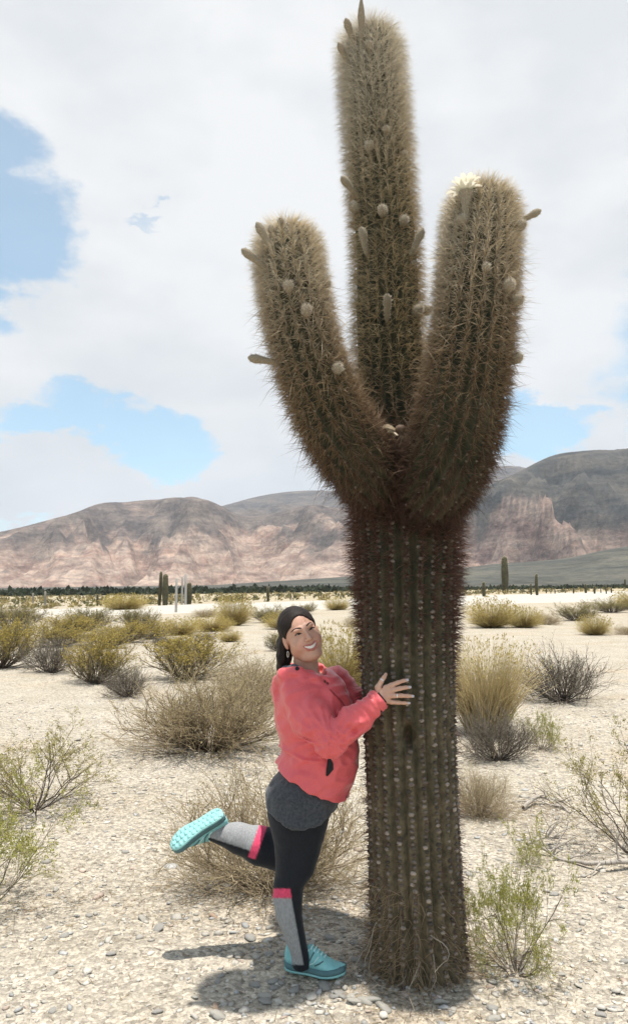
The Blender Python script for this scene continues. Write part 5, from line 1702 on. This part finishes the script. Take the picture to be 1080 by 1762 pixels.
    hi = np.interp(xs, [-.075, -.07, -.055, -.03, 0, .03, .045, .07, .10, .13, .16, .18, .195], [.075, .098, .106, .092, .088, .110, .120, .098, .078, .062, .053, .045, .036])

    def mid_prof(i):
        w, z, x = wd_[i], zs_[i], xs[i]
        return [(x, w * 1.0, z + .008), (x, w * 1.08 + .002, z + .018), (x, w * 1.02, z + .034), (x, 0, z + .036), (x, -w * 1.02, z + .034), (x, -w * 1.08 - .002, z + .018), (x, -w, z + .008), (x, 0, z + .007)]

    def out_prof(i):
        w, z, x = wd_[i], zs_[i], xs[i]
        return [(x, w * .98, z), (x, w * 1.04 + .002, z + .006), (x, w * 1.0, z + .012), (x, 0, z + .012), (x, -w, z + .012), (x, -w * 1.04 - .002, z + .006), (x, -w * .98, z), (x, 0, z - .001)]

    def up_prof(i):
        w, x = wd_[i], xs[i]; z0 = zs_[i] + .028; H = max(hi[i] - z0, .008)
        pts = []
        for t in np.linspace(0, math.pi, 13):
            c, s = math.cos(t), math.sin(t)
            pts.append((x, w * .97 * math.copysign(abs(c) ** .75, c) * (1 - .18 * s), z0 + H * s ** .8))
        return pts
    turq = material('turquoise_mesh', (.20, .47, .48), .7, (.27, .56, .56), 45, .35, 420); teal = material('teal_foam', (.075, .15, .165), .7, (.10, .19, .20), 30, .2, 100)
    sole = material('turquoise_rubber', (.24, .50, .49), .7, (.31, .58, .56), 25, .3, 120); lace = material('pale_lace', (.50, .74, .73), .8)
    M = {'upper': sect(up_prof), 'midsole': sect(mid_prof), 'outsole': sect(out_prof)}

    def shoe(origin, fwd, up, label):
        z = unit(up); x = unit(np.array(fwd) - z * (np.array(fwd) @ z)); y = np.cross(z, x); B = np.stack([x, y, z], 1)
        r = empty('shoe', origin - rl); r.parent = root; r['label'] = label
        for nm, mt in (('upper', turq), ('midsole', teal), ('outsole', sole)):
            V, Fc = M[nm]; o = obj(nm, mesh_data(nm, V @ B.T, np.concatenate([tri(Fc)]), mt), r)
            if nm != 'upper': o.data.polygons.foreach_set('use_smooth', np.ones(len(o.data.polygons), bool))
        for k in range(5):
            xx = .050 + k * .014; zt = np.interp(xx, xs, hi) + .001; w = .018 - .0015 * k
            pts = np.array([(xx - .004, -w, zt - .008), (xx, -w * .5, zt + .002), (xx + .003, 0, zt + .004), (xx, w * .5, zt + .002), (xx - .004, w, zt - .008)]) @ B.T
            V, Fc = tubes(pts[:-1], pts[1:], .0036, .0036, 6); obj('lace', mesh_data('lace', V, Fc, lace), r)
        for s in (-1, 1):
            for k in range(4):
                x0 = .005 + k * .022; w0_ = np.interp(x0, xs, wd_); w1_ = np.interp(x0 + .035, xs, wd_)
                pts = np.array([(x0, s * w0_ * .985, .046), (x0 + .018, s * w1_ * .90, .056), (x0 + .036, s * w1_ * .62, np.interp(x0 + .036, xs, hi) - .008)]) @ B.T
                V, Fc = tubes(pts[:-1], pts[1:], .003, .003, 5); obj('overlay_strip', mesh_data('overlay_strip', V, Fc, teal if k % 2 else lace), r)
        lv = np.array([(-1, -1, 0), (1, -1, 0), (1, 1, 0), (-1, 1, 0), (-.75, -.75, -1), (.75, -.75, -1), (.75, .75, -1), (-.75, .75, -1)], float)
        lf_ = [(3, 2, 1, 0), (4, 5, 6, 7), (0, 1, 5, 4), (1, 2, 6, 5), (2, 3, 7, 6), (3, 0, 4, 7)]
        for k in range(11):
            xx = -.058 + k * .0225; w = np.interp(xx, xs, wd_); zz = np.interp(xx, xs, zs_)
            for j in (-1, 0, 1):
                c = np.array([xx + (.008 if j == 0 else 0), j * w * .62, zz + .001])
                V = (lv * np.array([.0078, w * .29, .004]) + c) @ B.T; obj('tread_lug', mesh_data('tread_lug', V, lf_, sole, smooth=False), r)
        return r
    g = gnd(519, 1677); g[2] = float(terr(g[0], g[1]))
    zg = max(float(terr(g[0] + dx, g[1] + dy)) for dx in (-.05, 0, .1) for dy in (-.04, 0, .04))
    shoe(np.array([g[0], g[1], zg + .006]), (1, -.36, 0), (0, 0, 1), 'turquoise trail shoe planted on the gravel')
    tl = unit(at(287, 1455, 3.62) - at(374, 1400, 3.66)); nn = np.array([-.30, -.55, .75]); nn = unit(nn - tl * (nn @ tl)); zl2 = -nn
    shoe(ANK_L - zl2 * .088 + np.array([.004, 0, .002]), tl, zl2, 'turquoise trail shoe kicked up, sole showing')
    return root


PERSON = build_person()
